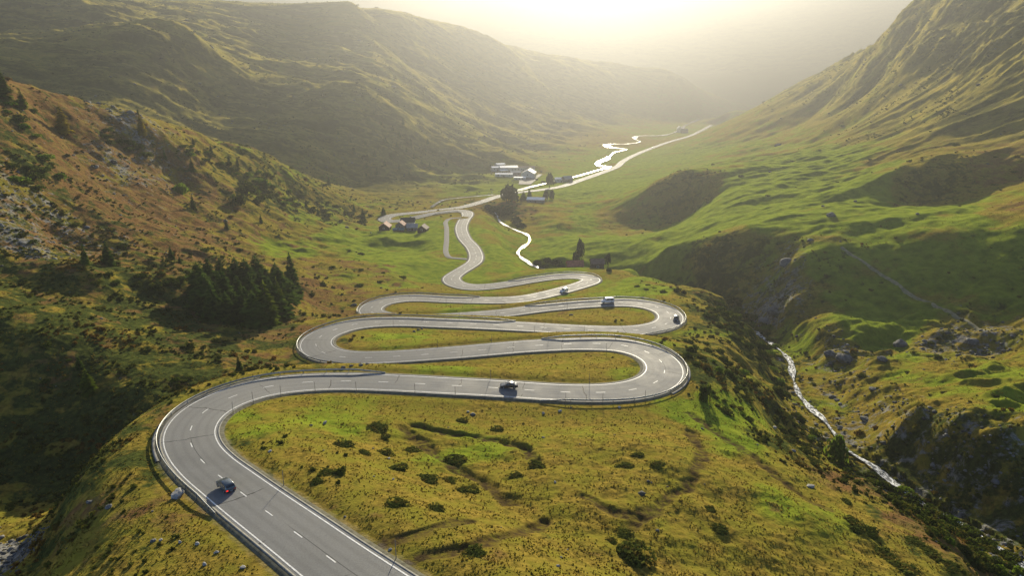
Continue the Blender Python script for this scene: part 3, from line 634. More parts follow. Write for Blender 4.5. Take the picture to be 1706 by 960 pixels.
M_LARCHY = leaf_mat('autumn_larch_needles', [(.30, .24, .020), (.46, .37, .035)], .6)
M_BUSH = leaf_mat('scrub_leaves', [(.026, .042, .008), (.085, .115, .015), (.14, .13, .02)], .38)
M_BRIGHT = leaf_mat('willow_leaves', [(.060, .115, .010), (.16, .22, .022)], .5)
M_JUNI = leaf_mat('juniper_needles', [(.050, .068, .014), (.125, .140, .026), (.14, .11, .022)], .36, patch=.8)
M_RUSTB = leaf_mat('autumn_leaves', [(.14, .06, .012), (.26, .12, .02)], .4)
M_BROAD = leaf_mat('dark_broad_leaves', [(.016, .030, .010), (.052, .072, .018)], .3)
CON = {k: [conifer_mesh(10*i+j, 1.0, [.24, .20, .27][j], [.05, .09, .03][j], m) for j in range(3)] for i, (k, m) in enumerate((('spruce', M_SPRUCE), ('larch', M_LARCHG), ('yellow', M_LARCHY)))}
TRK = [trunk_mesh(.9, .018, .004, bark, seed=s) for s in range(2)]
BSH = {k: [bush_mesh(100+10*i+j, m, lumps=5+2*j) for j in range(3)] for i, (k, m) in enumerate((('scrub', M_BUSH), ('bright', M_BRIGHT), ('rust', M_RUSTB), ('broad', M_BROAD)))}
JUN = [bush_mesh(200+j, M_JUNI, n=700, flat=.5, lumps=7, leaf=.10) for j in range(3)]

def px_m(p): return F / math.hypot(p[1]*CP - p[2]*SP, 0) if False else F / (p[1]*CP - p[2]*SP)     # pixels of the photograph per metre at a point
ntree = 0
def conifer(px, py, hpx, kind='spruce', label=None, group=None, wide=1.0, p=None, name=None, hm=None):
    global ntree; ntree += 1
    p = p or hit(px, py); h = hm or hpx / px_m(p) / .93
    e = empty(name or {'spruce': 'spruce_tree', 'larch': 'larch_tree', 'yellow': 'larch_tree'}[kind], wpos(p, -.15*h*.2), random.uniform(0, 6.28), label, 'tree', group)
    e.scale = (h*wide, h*wide, h)
    link('crown', CON[kind][ntree % 3], e); link('trunk', TRK[ntree % 2], e); return e
nbush = 0
def bush(px, py, wpx, kind='scrub', label=None, group=None, tall=1.0, p=None, name='shrub', wm=None, cat='shrub', mesh=None):
    global nbush; nbush += 1
    p = p or hit(px, py); r = (wm or wpx / px_m(p)) / 2
    o = link(name, mesh or BSH[kind][nbush % 3], None, wpos(p, -.06*r)); o.rotation_euler = (0, 0, random.uniform(0, 6.28)); o.scale = (r*random.uniform(.9, 1.1), r*random.uniform(.9, 1.1), r*tall)
    return tag(o, label, cat, group)
def broad_tree(px, py, wpx, hpx, kind, label, trunk=.3, p=None):
    p = p or hit(px, py); k = px_m(p); h = hpx/k/.95; r = wpx/k/2
    e = empty('broadleaf_tree', wpos(p, -.1), random.uniform(0, 6.28), label, 'tree')
    ch = h*(1-trunk)
    c = link('crown', BSH[kind][nbush % 3], e, (0, 0, h*trunk)); c.scale = (r, r, ch*1.05)
    t = link('trunk', TRK[0], e); t.scale = (h*1.3, h*1.3, h*.8); return e

def in_poly(x, y, P):
    c = False
    for i in range(len(P)):
        (x1, y1), (x2, y2) = P[i-1], P[i]
        if (y1 > y) != (y2 > y) and x < (x2-x1)*(y-y1)/(y2-y1)+x1: c = not c
    return c
def scatter_px(P, n, dmin, seed, yscale=2.0):
    r = random.Random(seed); out = []; xs = [p[0] for p in P]; ys = [p[1] for p in P]; tries = 0
    while len(out) < n and tries < 9000:
        tries += 1; x = r.uniform(min(xs), max(xs)); y = r.uniform(min(ys), max(ys))
        if in_poly(x, y, P) and all((x-a)**2 + (yscale*(y-b))**2 > dmin*dmin for a, b in out): out.append((x, y))
    return sorted(out, key=lambda q: q[1])
# lone conifers and larches of the left hillside
SMALL = 'small dark spruce standing alone on the heathy left hillside'
GS = 'lone spruces scattered over the left hillside'
for x, y, h in ((275,265,17),(320,284,20),(382,275,16),(396,277,16),(322,240,12),(352,256,16),(530,358,14),(548,308,14),(378,382,18),(435,372,16),(510,345,12),(590,352,13),(230,190,11),(300,440,14)): conifer(x, y, h, 'spruce', SMALL, GS)
conifer(8, 163, 48, 'larch', 'tall green larch at the skyline end of the rusty hillside', wide=1.2)
conifer(38, 181, 32, 'larch', 'green cone shaped larch just below the tall skyline larch', wide=1.3)
conifer(106, 219, 44, 'yellow', 'golden yellow autumn larch high on the rusty hillside', wide=1.15)
conifer(237, 224, 36, 'yellow', 'yellowish larch beside the rock outcrop near the hillside crest', wide=1.0)
conifer(322, 348, 24, 'spruce', 'dark spruce right of the broad green bush on the hillside')
conifer(286, 433, 23, 'spruce', 'dark spruce on the open ground left of the dense spruce copse')
conifer(181, 441, 40, 'spruce', 'larger of the pair of dark spruces above the mound', wide=1.15)
conifer(143, 442, 36, 'spruce', 'smaller left one of the pair of dark spruces above the mound', wide=1.0)
conifer(133, 614, 21, 'spruce', 'little dark spruce just above the yellow green larch in the hollow', wide=1.2)
conifer(149, 656, 44, 'larch', 'yellow green larch in the dark hollow left of the first bend', wide=1.3)
conifer(399, 618, 26, 'spruce', 'dark spruce on the bank just outside the first big bend', wide=1.1)
conifer(605, 369, 22, 'spruce', 'dark spruce at the foot of the hillside left of the hamlet')
conifer(639, 358, 14, 'spruce', 'small spruce at the outside of the far hairpin by the hamlet', wide=1.5)
conifer(443, 316, 24, 'spruce', 'dark spruce rising beside the bright green hillside bushes')
# the copse
TC = 'dark spruce in the dense copse on the slope left of the hairpins'; GC = 'spruces of the dense copse'
cop = [(333,472),(350,463),(368,478),(352,490),(385,470),(398,486),(412,468),(376,495),(420,492),(392,507),(438,480),(405,520),(362,505),(430,510),(452,497),(467,482),(340,483),(446,466),(425,528),(381,520),(474,500),(345,500),(482,478),(458,515),(413,508),(395,460),(370,458),(430,462),(462,466),(358,517)]
for i, (x, y) in enumerate(cop): conifer(x, y + 16, 0, 'spruce', TC, GC, wide=random.uniform(1.5, 2.2), hm=random.uniform(8, 13))
conifer(488, 492, 72, 'spruce', 'tallest thin topped spruce at the right end of the copse', wide=.85)
conifer(446, 541, 74, 'larch', 'lighter green conifer at the front edge of the spruce copse', wide=1.25)
conifer(466, 528, 66, 'larch', 'pale green conifer right behind the front one of the copse', wide=1.2)

for x, y in scatter_px([(560,225),(640,180),(700,230),(770,270),(700,292),(600,300)], 30, 17, 77, 1.3): conifer(x, y, random.uniform(7, 12), 'spruce', 'tiny dark spruce on the shaded lower slope of the far mountain', 'spruces on the far mountain slope', wide=1.2)
# trees in the valley
def behind(px, py_top, Y):
    a, h = ray(px, py_top); g = ground(a*Y, Y); return (a*Y, Y, g), h*Y - g
p_, h_ = behind(967, 391, 398); broad_tree(0, 0, 15, h_*px_m(p_), 'broad', 'tall dark columnar tree behind the red brown barn, the farther of two', .1, p=p_)
p_, h_ = behind(962.5, 412, 388); broad_tree(0, 0, 17, h_*px_m(p_), 'scrub', 'dark green columnar tree close behind the red brown barn roof', .08, p=p_)
p_, h_ = behind(1014, 418, 352); broad_tree(0, 0, 14, h_*px_m(p_), 'broad', 'small round crowned tree right of the dark barn', .4, p=p_)
bush(1014, 452, 13, 'broad', 'low dark bush under the round crowned tree by the barn')
broad_tree(915, 314, 17, 27, 'broad', 'tall leafy tree beside the valley road near the village', .25)
broad_tree(847, 336, 42, 30, 'broad', 'large dark round tree left of the white roofed house', .08)
conifer(872, 333, 14, 'spruce', 'small pointed spruce left of the white roofed house', wide=1.8)
conifer(882, 331, 17, 'spruce', 'pointed spruce touching the left end of the white roofed house', wide=1.3)
for x, y, ww_, l in ((910,333,13,'dark round tree at the right end of the white roofed house'),(920,332,11,'second dark round tree right of the white roofed house')): broad_tree(x, y, ww_, 17, 'broad', l, .12)
for x, y, ww_, l in ((822,352,26,'dark bushy thicket below the large round tree, left half'),(842,358,34,'dark bushy thicket above the start of the stream'),(858,371,26,'dark brown bush on the right bank of the stream'),(868,378,22,'lowest dark bush on the stream bank below the thicket'),(812,345,14,'small dark bush at the road edge by the thicket')): bush(x, y, ww_, 'broad', l)
bush(856, 338, 8, 'rust', 'small orange autumn bush right of the large round tree', tall=1.3)
for i, (x, y, ww_) in enumerate(((895,440,22),(912,437,26),(928,440,22),(905,446,18),(937,446,18))): bush(x, y, ww_, 'broad', 'dark bush in the row on the stream bank left of the red brown barn', 'bushes by the stream left of the barn', tall=.9)
for x, y, ww_ in ((905,305,10),(925,306,9),(893,300,8),(948,303,8)): bush(x, y, ww_, 'broad', 'dark garden bush around the houses by the valley road', 'garden bushes by the valley road')
broad_tree(1392, 768, 42, 58, 'bright', 'round green willow standing over the gorge stream', .04)
broad_tree(1174, 668, 27, 38, 'scrub', 'dark upright shrub just right of the lower hairpin', .03)
bush(1210, 503, 13, 'scrub', 'little bush on the skyline of the scrubby ridge above the gorge', tall=1.5)

# scrub on the gorge flank and other shrubs, placed one by one
FL = 'dark green scrub bush on the steep flank between the hairpins and the gorge'; GF = 'scrub on the gorge flank'
for P, n, dm, w0, w1 in (([(1165,520),(1215,497),(1262,520),(1290,560),(1300,600),(1318,655),(1300,672),(1262,600),(1215,560)], 52, 11, 16, 28), ([(1135,565),(1190,572),(1240,612),(1300,690),(1262,690),(1200,640),(1150,600)], 30, 15, 14, 24),
                         ([(1180,650),(1245,690),(1262,712),(1235,705),(1190,680)], 10, 15, 12, 20), ([(1280,700),(1330,690),(1400,770),(1450,800),(1400,790),(1320,740)], 24, 15, 14, 26)):
    for x, y in scatter_px(P, n, dm, n):
        bush(x, y, random.uniform(w0, w1), random.choice(['scrub']*7 + ['bright']), FL, GF, tall=random.uniform(.7, 1.1))
FE = 'green bush in the hedge of scrub along the brink of the gorge, bottom right'; GE = 'scrub along the brink of the gorge'
for x, y in scatter_px([(1430,785),(1500,815),(1560,850),(1640,905),(1706,945),(1706,960),(1640,955),(1570,905),(1500,850)], 40, 19, 5):
    bush(x, y, random.uniform(24, 40), random.choice(['scrub']*5 + ['bright']), FE, GE, tall=random.uniform(.75, 1.1))
# big flat juniper carpets right of the meadow
for x, y, ww_, l in ((1425,875,52,'dark oval juniper carpet at the upper edge of the flank'),(1448,888,44,'smaller juniper carpet joined to the dark oval one'),(1470,925,58,'large dark juniper carpet at the bottom right of the meadow'),(1500,948,60,'lowest large juniper carpet touching the bottom of the view'),
                     (1520,905,40,'long juniper carpet between two rusty strips on the flank'),(1545,922,40,'juniper carpet right of the long one on the flank'),(1310,733,34,'brownish juniper carpet at the top of the flank edge'),(1335,752,34,'middle juniper carpet of the three along the flank edge'),(1352,770,34,'lowest juniper carpet of the three along the flank edge'),
                     (1408,838,26,'small juniper carpet above the dark oval one'),(1580,945,40,'juniper carpet near the bottom edge below the rusty strip')):
    o = bush(x, y, ww_*1.15, label=l, name='juniper_carpet', cat='juniper', mesh=JUN[nbush % 3], tall=.42)
# juniper cushions on the meadow inside the first bend
CU = [(628,711,38),(575,741,44),(607,753,26),(641,754,30),(687,749,32),(661,779,38),(712,799,40),(750,799,30),(778,816,40),(661,839,38),(729,847,34),(757,768,44),(792,919,40),(891,776,34),(826,714,26),(770,700,22),(545,785,32),(530,800,26),(1038,889,34),(1020,899,24),(1063,903,26),(1053,925,62),(1098,773,30),(1062,756,22),(1040,775,28),(1180,845,22),(1196,880,30),(860,790,22),(840,735,24),(640,726,20)]
for i, (x, y, ww_) in enumerate(CU):
    l = {13: 'dark round juniper cushion at the right end of the ditch', 21: 'largest dark juniper cushion in the lower right of the meadow', 18: 'juniper cushion directly above the largest one', 11: 'juniper cushion lying in the middle ditch of the meadow', 12: 'juniper cushion at the bottom of the meadow beside the faint track'}.get(i, 'flat dark green juniper cushion on the meadow inside the first bend')
    bush(x, y + 3, ww_*1.25, label=l, group=None if i in (13, 21, 18, 11, 12) else 'juniper cushions on the meadow', name='juniper_cushion', cat='juniper', mesh=JUN[i % 3], tall=.75 if i in (13, 21) else .55)
# shrubs on the left hillside
LH = 'dark green shrub among the thickets of the left hillside'; GL = 'shrubs on the left hillside'
bush(300, 322, 34, 'bright', 'broad green bush standing alone midway up the hillside', tall=1.5)
bush(412, 322, 44, 'scrub', 'large dark thicket bush left of the bright green hillside bushes', tall=1.1); bush(395, 338, 36, 'scrub', 'dark bush at the lower left of the hillside thicket', tall=1.3)
bush(433, 306, 34, 'bright', 'bright green bush at the top of the hillside thicket', tall=.9); bush(463, 326, 14, 'rust', 'orange autumn bush right of the hillside thicket', tall=1.4)
bush(385, 363, 12, 'rust', 'small orange bush below the hillside thicket', tall=1.2)
for P, n, dm, w0, w1, ks in (([(410,285),(450,290),(500,330),(520,352),(470,360),(420,335)], 18, 13, 14, 24, ['scrub', 'bright', 'bright']), ([(20,270),(80,255),(100,300),(60,320),(20,305)], 9, 22, 22, 40, ['scrub', 'scrub', 'bright']), ([(290,232),(330,245),(400,285),(390,292),(310,262)], 12, 13, 12, 22, ['scrub', 'scrub', 'bright']),
                             ([(160,205),(225,235),(245,262),(180,240)], 8, 18, 18, 30, ['scrub']), ([(500,320),(590,350),(620,372),(560,372),(500,352)], 12, 16, 9, 20, ['scrub']), ([(10,150),(60,190),(60,230),(10,210)], 8, 16, 16, 28, ['bright', 'scrub']),
                             ([(0,330),(200,370),(420,420),(320,440),(150,420),(0,420)], 10, 44, 10, 22, ['scrub']), ([(150,460),(310,455),(300,480),(160,482)], 10, 22, 18, 30, ['scrub']), ([(280,540),(440,570),(430,612),(300,640),(60,660),(40,560)], 8, 60, 8, 20, ['scrub']), ([(590,400),(700,470),(640,490),(520,480)], 8, 26, 8, 16, ['scrub'])):
    for x, y in scatter_px(P, n, dm, n+3): bush(x, y, random.uniform(w0, w1), random.choice(ks), LH, GL, tall=random.uniform(.6, 1.0))
RH = 'dark shrub dotted over the green right hillside'; GR = 'shrubs on the right hillside'
for P, n, dm, w0, w1 in (([(1180,270),(1300,240),(1460,260),(1450,330),(1250,330)], 8, 50, 5, 12), ([(1350,210),(1690,200),(1700,330),(1500,240)], 9, 50, 6, 14), ([(1320,560),(1690,560),(1690,660),(1420,680),(1340,620)], 10, 44, 8, 20), ([(1060,478),(1120,470),(1150,488),(1100,492)], 8, 14, 8, 18)):
    for x, y in scatter_px(P, n, dm, n+9): bush(x, y, random.uniform(w0, w1), 'scrub', RH, GR, tall=random.uniform(.5, .9))

# ------------------------------------------------------------------ rocks
def rock_mesh(seed, mat, sub=3):
    bm = bmesh.new(); bmesh.ops.create_icosphere(bm, subdivisions=sub, radius=1.0); o = Vector((seed*3.7, seed*1.3, 0))
    cuts = [Vector((random.gauss(0, 1), random.gauss(0, 1), random.gauss(0, 1))).normalized() for _ in range(12)]
    for v in bm.verts:
        d = v.co.normalized(); m = 1.0
        for c in cuts: m = min(m, .70/max(.05, d.dot(c)))            # flat broken faces
        v.co = d * (m + .10*mnoise.noise(d*2.2+o) + .05*mnoise.noise(d*6+o))
    me = bpy.data.meshes.new('boulder'); bm.to_mesh(me); bm.free(); me.materials.append(mat); return me
def stone_material(name, a, b, moss=.3):
    t = NT_(name); v = t.n('ShaderNodeTexCoord').outputs['Object']; n = t.noise(2.2, 6, .65, vec=v)
    c = t.mix(t.ramp(n, .3, .7), a, b); c = t.mix(t.ramp(t.noise(1.1, 4, .6, vec=v), .55, .7, 0, moss), c, (.06, .06, .02))
    return t.done(t.bsdf(c, .9, .2, normal=t.bump(n, .5, .15)))
M_ROCK = stone_material('grey_stone', (.06, .062, .058), (.17, .17, .16)); M_PALE = stone_material('pale_stone', (.20, .20, .185), (.36, .35, .32), .15)
ROCKS = [rock_mesh(i, M_ROCK) for i in range(3)]; PALES = [rock_mesh(7+i, M_PALE) for i in range(2)]
def boulder(px, py, wpx, label=None, group=None, pale=False, flat=.65, k=[0]):
    k[0] += 1; p = hit(px, py); r = wpx/px_m(p)/2 * (1 if pale else .72)
    o = link('boulder', (PALES if pale else ROCKS)[k[0] % (2 if pale else 3)], None, wpos(p, r*flat*(.45 if pale else .2))); o.scale = (r*random.uniform(1.0, 1.35), r*random.uniform(.7, .95), r*flat*random.uniform(.7, 1.0)); o.rotation_euler = (random.uniform(-.2, .2), random.uniform(-.2, .2), random.uniform(0, 6.28))
    return tag(o, label, 'boulder', group)
boulder(297, 828, 28, 'big pale boulder beside the barrier at the first bend', pale=True, flat=.7)
boulder(182, 846, 24, 'grey green boulder in the grass below the first bend'); boulder(150, 838, 20, 'dark boulder left of the grey green one below the bend')
boulder(256, 902, 15, 'grey stone with a pale stone beside it on the near bank'); boulder(268, 901, 7, 'tiny pale stone touching the grey stone on the near bank', pale=True)
for x, y, ww_ in ((329,908,10),(361,922,9),(341,942,9),(405,947,11),(378,871,7),(254,853,8),(300,905,8)): boulder(x, y, ww_, 'small grey stone in the grass of the near left bank', 'stones on the near left bank', random.random() < .5)
for x, y, ww_ in ((518,710,9),(541,706,8),(648,765,6),(575,862,8),(650,917,7),(905,690,8),(933,686,7),(951,680,6),(780,687,6),(1095,885,11),(935,930,9),(930,945,8),(1350,812,14),(1400,760,8),(450,753,7),(925,805,6),(655,800,6),(1032,680,6),(905,730,5),(835,880,6),(1290,714,9),(1170,715,8)):
    boulder(x, y, ww_, 'small pale stone lying in the meadow grass', 'stones in the meadow', random.random() < .6)
for x, y, ww_, l in ((1385,360,26,'flat dark rock slab on the sunny green hillside'),(1296,243,16,'dark square rock at the foot of the right mountain'),(1528,357,12,'round dark rock on the green shelf right of the slab'),(1425,336,10,'small rock above the flat dark slab'),(1371,344,10,'small rock left above the flat dark slab'),(1283,287,10,'dark rock on the bright green terraces'),
                     (1405,600,44,'large grey rock above the gorge stream bend'),(1470,600,24,'grey rock right of the large one above the gorge'),(1382,592,30,'rock beside the white water of the gorge stream'),(1455,650,24,'rock at the edge of the plateau over the gorge'),(1395,668,14,'pale rock by the stream foot'),(589,509,14,'blue grey rock at the outside of the third left hairpin'),(1500,575,36,'dark rock in the ledge right of the gorge'),(1620,572,40,'long dark rock in the ledge at the right edge'),
                     (1300,600,18,'dark rock at the top of the visible stream'),(1290,520,40,'steep grey crag above the stream head'),(1310,440,44,'grey crag on the shaded knoll'),(1400,715,20,'mossy rock by the gorge stream'),(1440,700,26,'grey rock on the slope below the plateau')):
    boulder(x, y, ww_, l)
for x, y, ww_ in ((585,610,11),(601,609,13),(612,607,10),(572,613,12),(560,616,9)): boulder(x, y, ww_, 'brown rock in the outcrop between the second bend and the road below', 'rocks of the roadside outcrop')
for x, y, ww_ in ((690,553,9),(697,550,9),(703,548,8),(710,546,7)): boulder(x, y, ww_, 'stone of the short ruined wall inside the second bend', 'stones of the ruined wall')

# masses nobody could count: scree, tussocks, heath
def scatter_mesh(name, tmpl, P, S, rot, tone, mat, squash=1.0):
    V, Q = tmpl[0], tmpl[1]; n, m = len(P), len(V); c, s = np.cos(rot), np.sin(rot)
    x = V[None, :, 0]*c[:, None] - V[None, :, 1]*s[:, None]; y = V[None, :, 0]*s[:, None] + V[None, :, 1]*c[:, None]
    W = np.stack([x*S[:, None] + P[:, 0:1], y*S[:, None] + P[:, 1:2], V[None, :, 2]*S[:, None]*squash + P[:, 2:3] + CAMZ], -1).reshape(-1, 3)
    F_ = (Q[None] + (np.arange(n)*m)[:, None, None]).reshape(-1, Q.shape[1])
    return with_tone(mesh_np(name, W, F_, mat), np.repeat(tone, m))
def sample(n, a0, a1, y0, y1, dens):
    """points of the ground, kept with a probability given by dens(row, column)"""
    a = rng.uniform(a0, a1, n); t = rng.uniform(math.log(y0), math.log(y1), n)
    i = np.clip(np.searchsorted(tg, t), 0, NT-1); j = np.clip(np.searchsorted(ag, a), 0, NA-1)
    k = rng.uniform(size=n) < dens(i, j); Y = np.exp(t[k]); X = a[k]*Y
    return np.stack([X, Y, ground(X, Y)], 1), i[k], j[k]
bm = bmesh.new(); bmesh.ops.create_icosphere(bm, subdivisions=1, radius=1.0)
for v in bm.verts: v.co *= random.uniform(.7, 1.15); v.co.z *= .6
bm.verts.index_update(); IV = np.array([v.co[:] for v in bm.verts]); IQ = np.array([[v.index for v in f.verts] for f in bm.faces]); bm.free()
tS = NT_('scree_stone'); nS = tS.noise(.9, 4, .6)
M_SCREE = tS.done(tS.bsdf(tS.mix(tS.ramp(tS.math('ADD', tS.math('MULTIPLY', tS.attr('tone'), .6), tS.math('MULTIPLY', nS, .4)), .25, .85), (.045, .048, .045), (.17, .17, .16)), .9, .2))
clr = lambda i, j, d=7.5: (rd[i, j] > d) & (sd[i, j] > 2.0) & (vd[i, j] > 6) & (ld[i, j] > 3)
P, i, j = sample(90000, -1.0, 1.0, 60, 520, lambda i, j: (np.maximum(sstep(.12, .55, MASK[i, j, 2]) * .8, .7*sstep(6, 3, sd[i, j])*(GY[i, j] < 260)) + .006) * clr(i, j) * sstep(-.25, .3, perlin(GX[i, j]/14, GY[i, j]/14, 81) + MASK[i, j, 2]-.25))
S = np.exp(rng.normal(-1.15, .5, len(P))) * np.interp(P[:, 1], [60, 150, 500], [.6, 1.0, 2.0])
tag(link('scree', scatter_mesh('scree', (IV, IQ), P, S, rng.uniform(0, 6.28, len(P)), rng.uniform(0, 1, len(P)), M_SCREE)), kind='stuff'); NSC = len(P)
# tussock: a few bent blades, wider than high
def tuft(seed, n=7):
    r = np.random.default_rng(seed); V, Q = [], []
    for k in range(n):
        a = r.uniform(0, 6.28); ca, sa = math.cos(a), math.sin(a); o = r.uniform(0, .25); l = r.uniform(.35, .75); h = r.uniform(.35, .7); w_ = r.uniform(.12, .24); i = len(V)
        for x, y, z in ((o, -w_, -.08), (o, w_, -.08), (o+l*.6, w_*.8, h), (o+l*.6, -w_*.8, h*.92)): V.append((x*ca-y*sa, x*sa+y*ca, z))
        Q.append((i, i+1, i+2, i+3))
    return np.array(V), np.array(Q)
tG = NT_('tussock_grass'); l_ = tG.attr('tone'); nG = tG.noise(.25, 3, .6)
cG = tG.mix(tG.ramp(l_, .0, 1.0), (.11, .082, .016), (.30, .215, .036)); cG = tG.mix(tG.ramp(nG, .4, .65, 0, .75), cG, (.155, .155, .024))
dG = tG.n('ShaderNodeBsdfDiffuse'); trG = tG.n('ShaderNodeBsdfTranslucent'); tG.l(cG, dG.inputs[0]); tG.l(cG, trG.inputs[0]); mG = tG.n('ShaderNodeMixShader'); mG.inputs[0].default_value = .58
tG.l(dG.outputs[0], mG.inputs[1]); tG.l(trG.outputs[0], mG.inputs[2]); M_TUFT = tG.done(mG)
P, i, j = sample(260000, -.98, .98, 50, 330, lambda i, j: (1-.75*MASK[i, j, 2]) * clr(i, j, 5.8) * (DIT[i, j] > 1.0) * np.interp(GY[i, j], [50, 120, 330], [.55, .45, .3]) * sstep(-.9, .5, fbm(GX[i, j]/5, GY[i, j]/5, 91, 3)))
S = np.exp(rng.normal(-1.5, .35, len(P))) * np.interp(P[:, 1], [60, 330], [.85, 1.5])
tag(link('grass', scatter_mesh('grass', tuft(1), P, S, rng.uniform(0, 6.28, len(P)), np.clip(.5+.25*rng.normal(size=len(P)), 0, 1), M_TUFT, .6)), kind='stuff'); NGR = len(P)
# dwarf heath: low dark cushions
hV, hQ, hT = bush_arrays(300, n=26, flat=.55, lumps=4, leaf=.42)
P, i, j = sample(110000, -.98, .98, 60, 620, lambda i, j: sstep(.14, .6, MASK[i, j, 3]) * (.5 + .5*spur[i, j]) * clr(i, j, 8) * sstep(-.25, .35, fbm(GX[i, j]/13, GY[i, j]/13, 95, 3)))
S = np.exp(rng.normal(-.62, .4, len(P))) * np.interp(P[:, 1], [60, 200, 600], [.7, 1.0, 1.8])
tag(link('undergrowth', scatter_mesh('undergrowth', (hV, hQ), P, S, rng.uniform(0, 6.28, len(P)), rng.uniform(0, 1, len(P)), leaf_mat('heath_leaves', [(.034, .044, .009), (.105, .110, .016), (.17, .085, .016)], .25, patch=.06))), kind='stuff'); NHE = len(P)
P, i, j = sample(60000, -.9, .62, 560, 1900, lambda i, j: np.maximum(far_l, right_mtn)[i, j] * sstep(-.1, .5, fbm(GX[i, j]/55, GY[i, j]/40, 97, 4)) * .55)
S = np.exp(rng.normal(.15, .45, len(P))) * np.interp(P[:, 1], [560, 1900], [.8, 1.5])
tag(link('heath', scatter_mesh('heath', (hV[:4*14], hQ[:14]), P, S, rng.uniform(0, 6.28, len(P)), rng.uniform(0, 1, len(P)), M_BUSH)), kind='stuff'); print('far heath', len(P))
P, i, j = sample(30000, -.9, .85, 480, 1500, lambda i, j: (np.maximum(far_l, right_mtn)[i, j]*sstep(.0, .6, fbm(GX[i, j]/80, GY[i, j]/50, 98, 4))*.35))
S = np.exp(rng.normal(-.1, .5, len(P))) * np.interp(P[:, 1], [480, 1500], [.7, 1.5])
tag(link('rubble', scatter_mesh('rubble', (IV, IQ), P, S, rng.uniform(0, 6.28, len(P)), rng.uniform(0, 1, len(P)), M_SCREE)), kind='stuff')
print('scatter', NSC, NGR, NHE)
# ------------------------------------------------------------------ mesh builders for made things
def bm_mesh(name, bm, mat, smooth=False):
    bmesh.ops.recalc_face_normals(bm, faces=bm.faces); me = bpy.data.meshes.new(name); bm.to_mesh(me); bm.free()
    if smooth:
        for p in me.polygons: p.use_smooth = True
    for m in (mat if isinstance(mat, (list, tuple)) else [mat]): me.materials.append(m)
    return me
def box_bm(bm, c, s, rot=None, bev=0.0):
    r = bmesh.ops.create_cube(bm, size=1.0); vs = r['verts']
    bmesh.ops.scale(bm, vec=s, verts=vs)
    if bev: vs = [v for v in bmesh.ops.bevel(bm, geom=list({e for v in vs for e in v.link_edges}), offset=bev, segments=2, profile=.7, affect='EDGES')['verts']] + [v for v in vs if v.is_valid]
    if rot is not None: bmesh.ops.rotate(bm, cent=(0, 0, 0), matrix=rot, verts=list(set(vs)))
    bmesh.ops.translate(bm, vec=c, verts=list(set(vs))); return vs
def box(name, mat, c, s, parent, bev=0.0, rot=None):
    bm = bmesh.new(); box_bm(bm, c, s, rot, bev); return link(name, bm_mesh(name, bm, mat), parent)
def cyl(name, mat, r0, r1, p0, p1, parent, n=8, smooth=True):
    p0, p1 = Vector(p0), Vector(p1); q = (p1-p0).to_track_quat('Z', 'Y'); bm = bmesh.new()
    bmesh.ops.create_cone(bm, cap_ends=True, segments=n, radius1=r0, radius2=r1, depth=(p1-p0).length)
    bmesh.ops.transform(bm, matrix=Matrix.Translation((p0+p1)/2) @ q.to_matrix().to_4x4(), verts=bm.verts)
    return link(name, bm_mesh(name, bm, mat, False), parent)

# ------------------------------------------------------------------ cars
def carpaint(name, col, rough=.28, metal=.0):
    t = NT_(name); b = t.bsdf(col, rough, .5, metal); b.inputs['Coat Weight'].default_value = .6; b.inputs['Coat Roughness'].default_value = .08; return t.done(b)
M_GLASS = carpaint('tinted_glass', (.012, .014, .016), .08); M_TYRE = simple('tyre_rubber', (.018, .018, .018), .9, .2); M_RIM = simple('wheel_alloy', (.45, .45, .46), .35, .5, .9, .05); M_TRIM = simple('black_trim', (.02, .02, .02), .6, .4)
M_RED = carpaint('red_lamp_lens', (.55, .012, .010), .2); M_LAMP = carpaint('clear_lamp_lens', (.75, .76, .76), .15); M_PLATE = simple('plate_white', (.7, .7, .68), .5, .4)
tB = NT_('lit_brake_lamp'); eB = tB.n('ShaderNodeEmission'); eB.inputs[0].default_value = (1, .03, .015, 1); eB.inputs[1].default_value = .2; M_BRAKE = tB.done(eB)
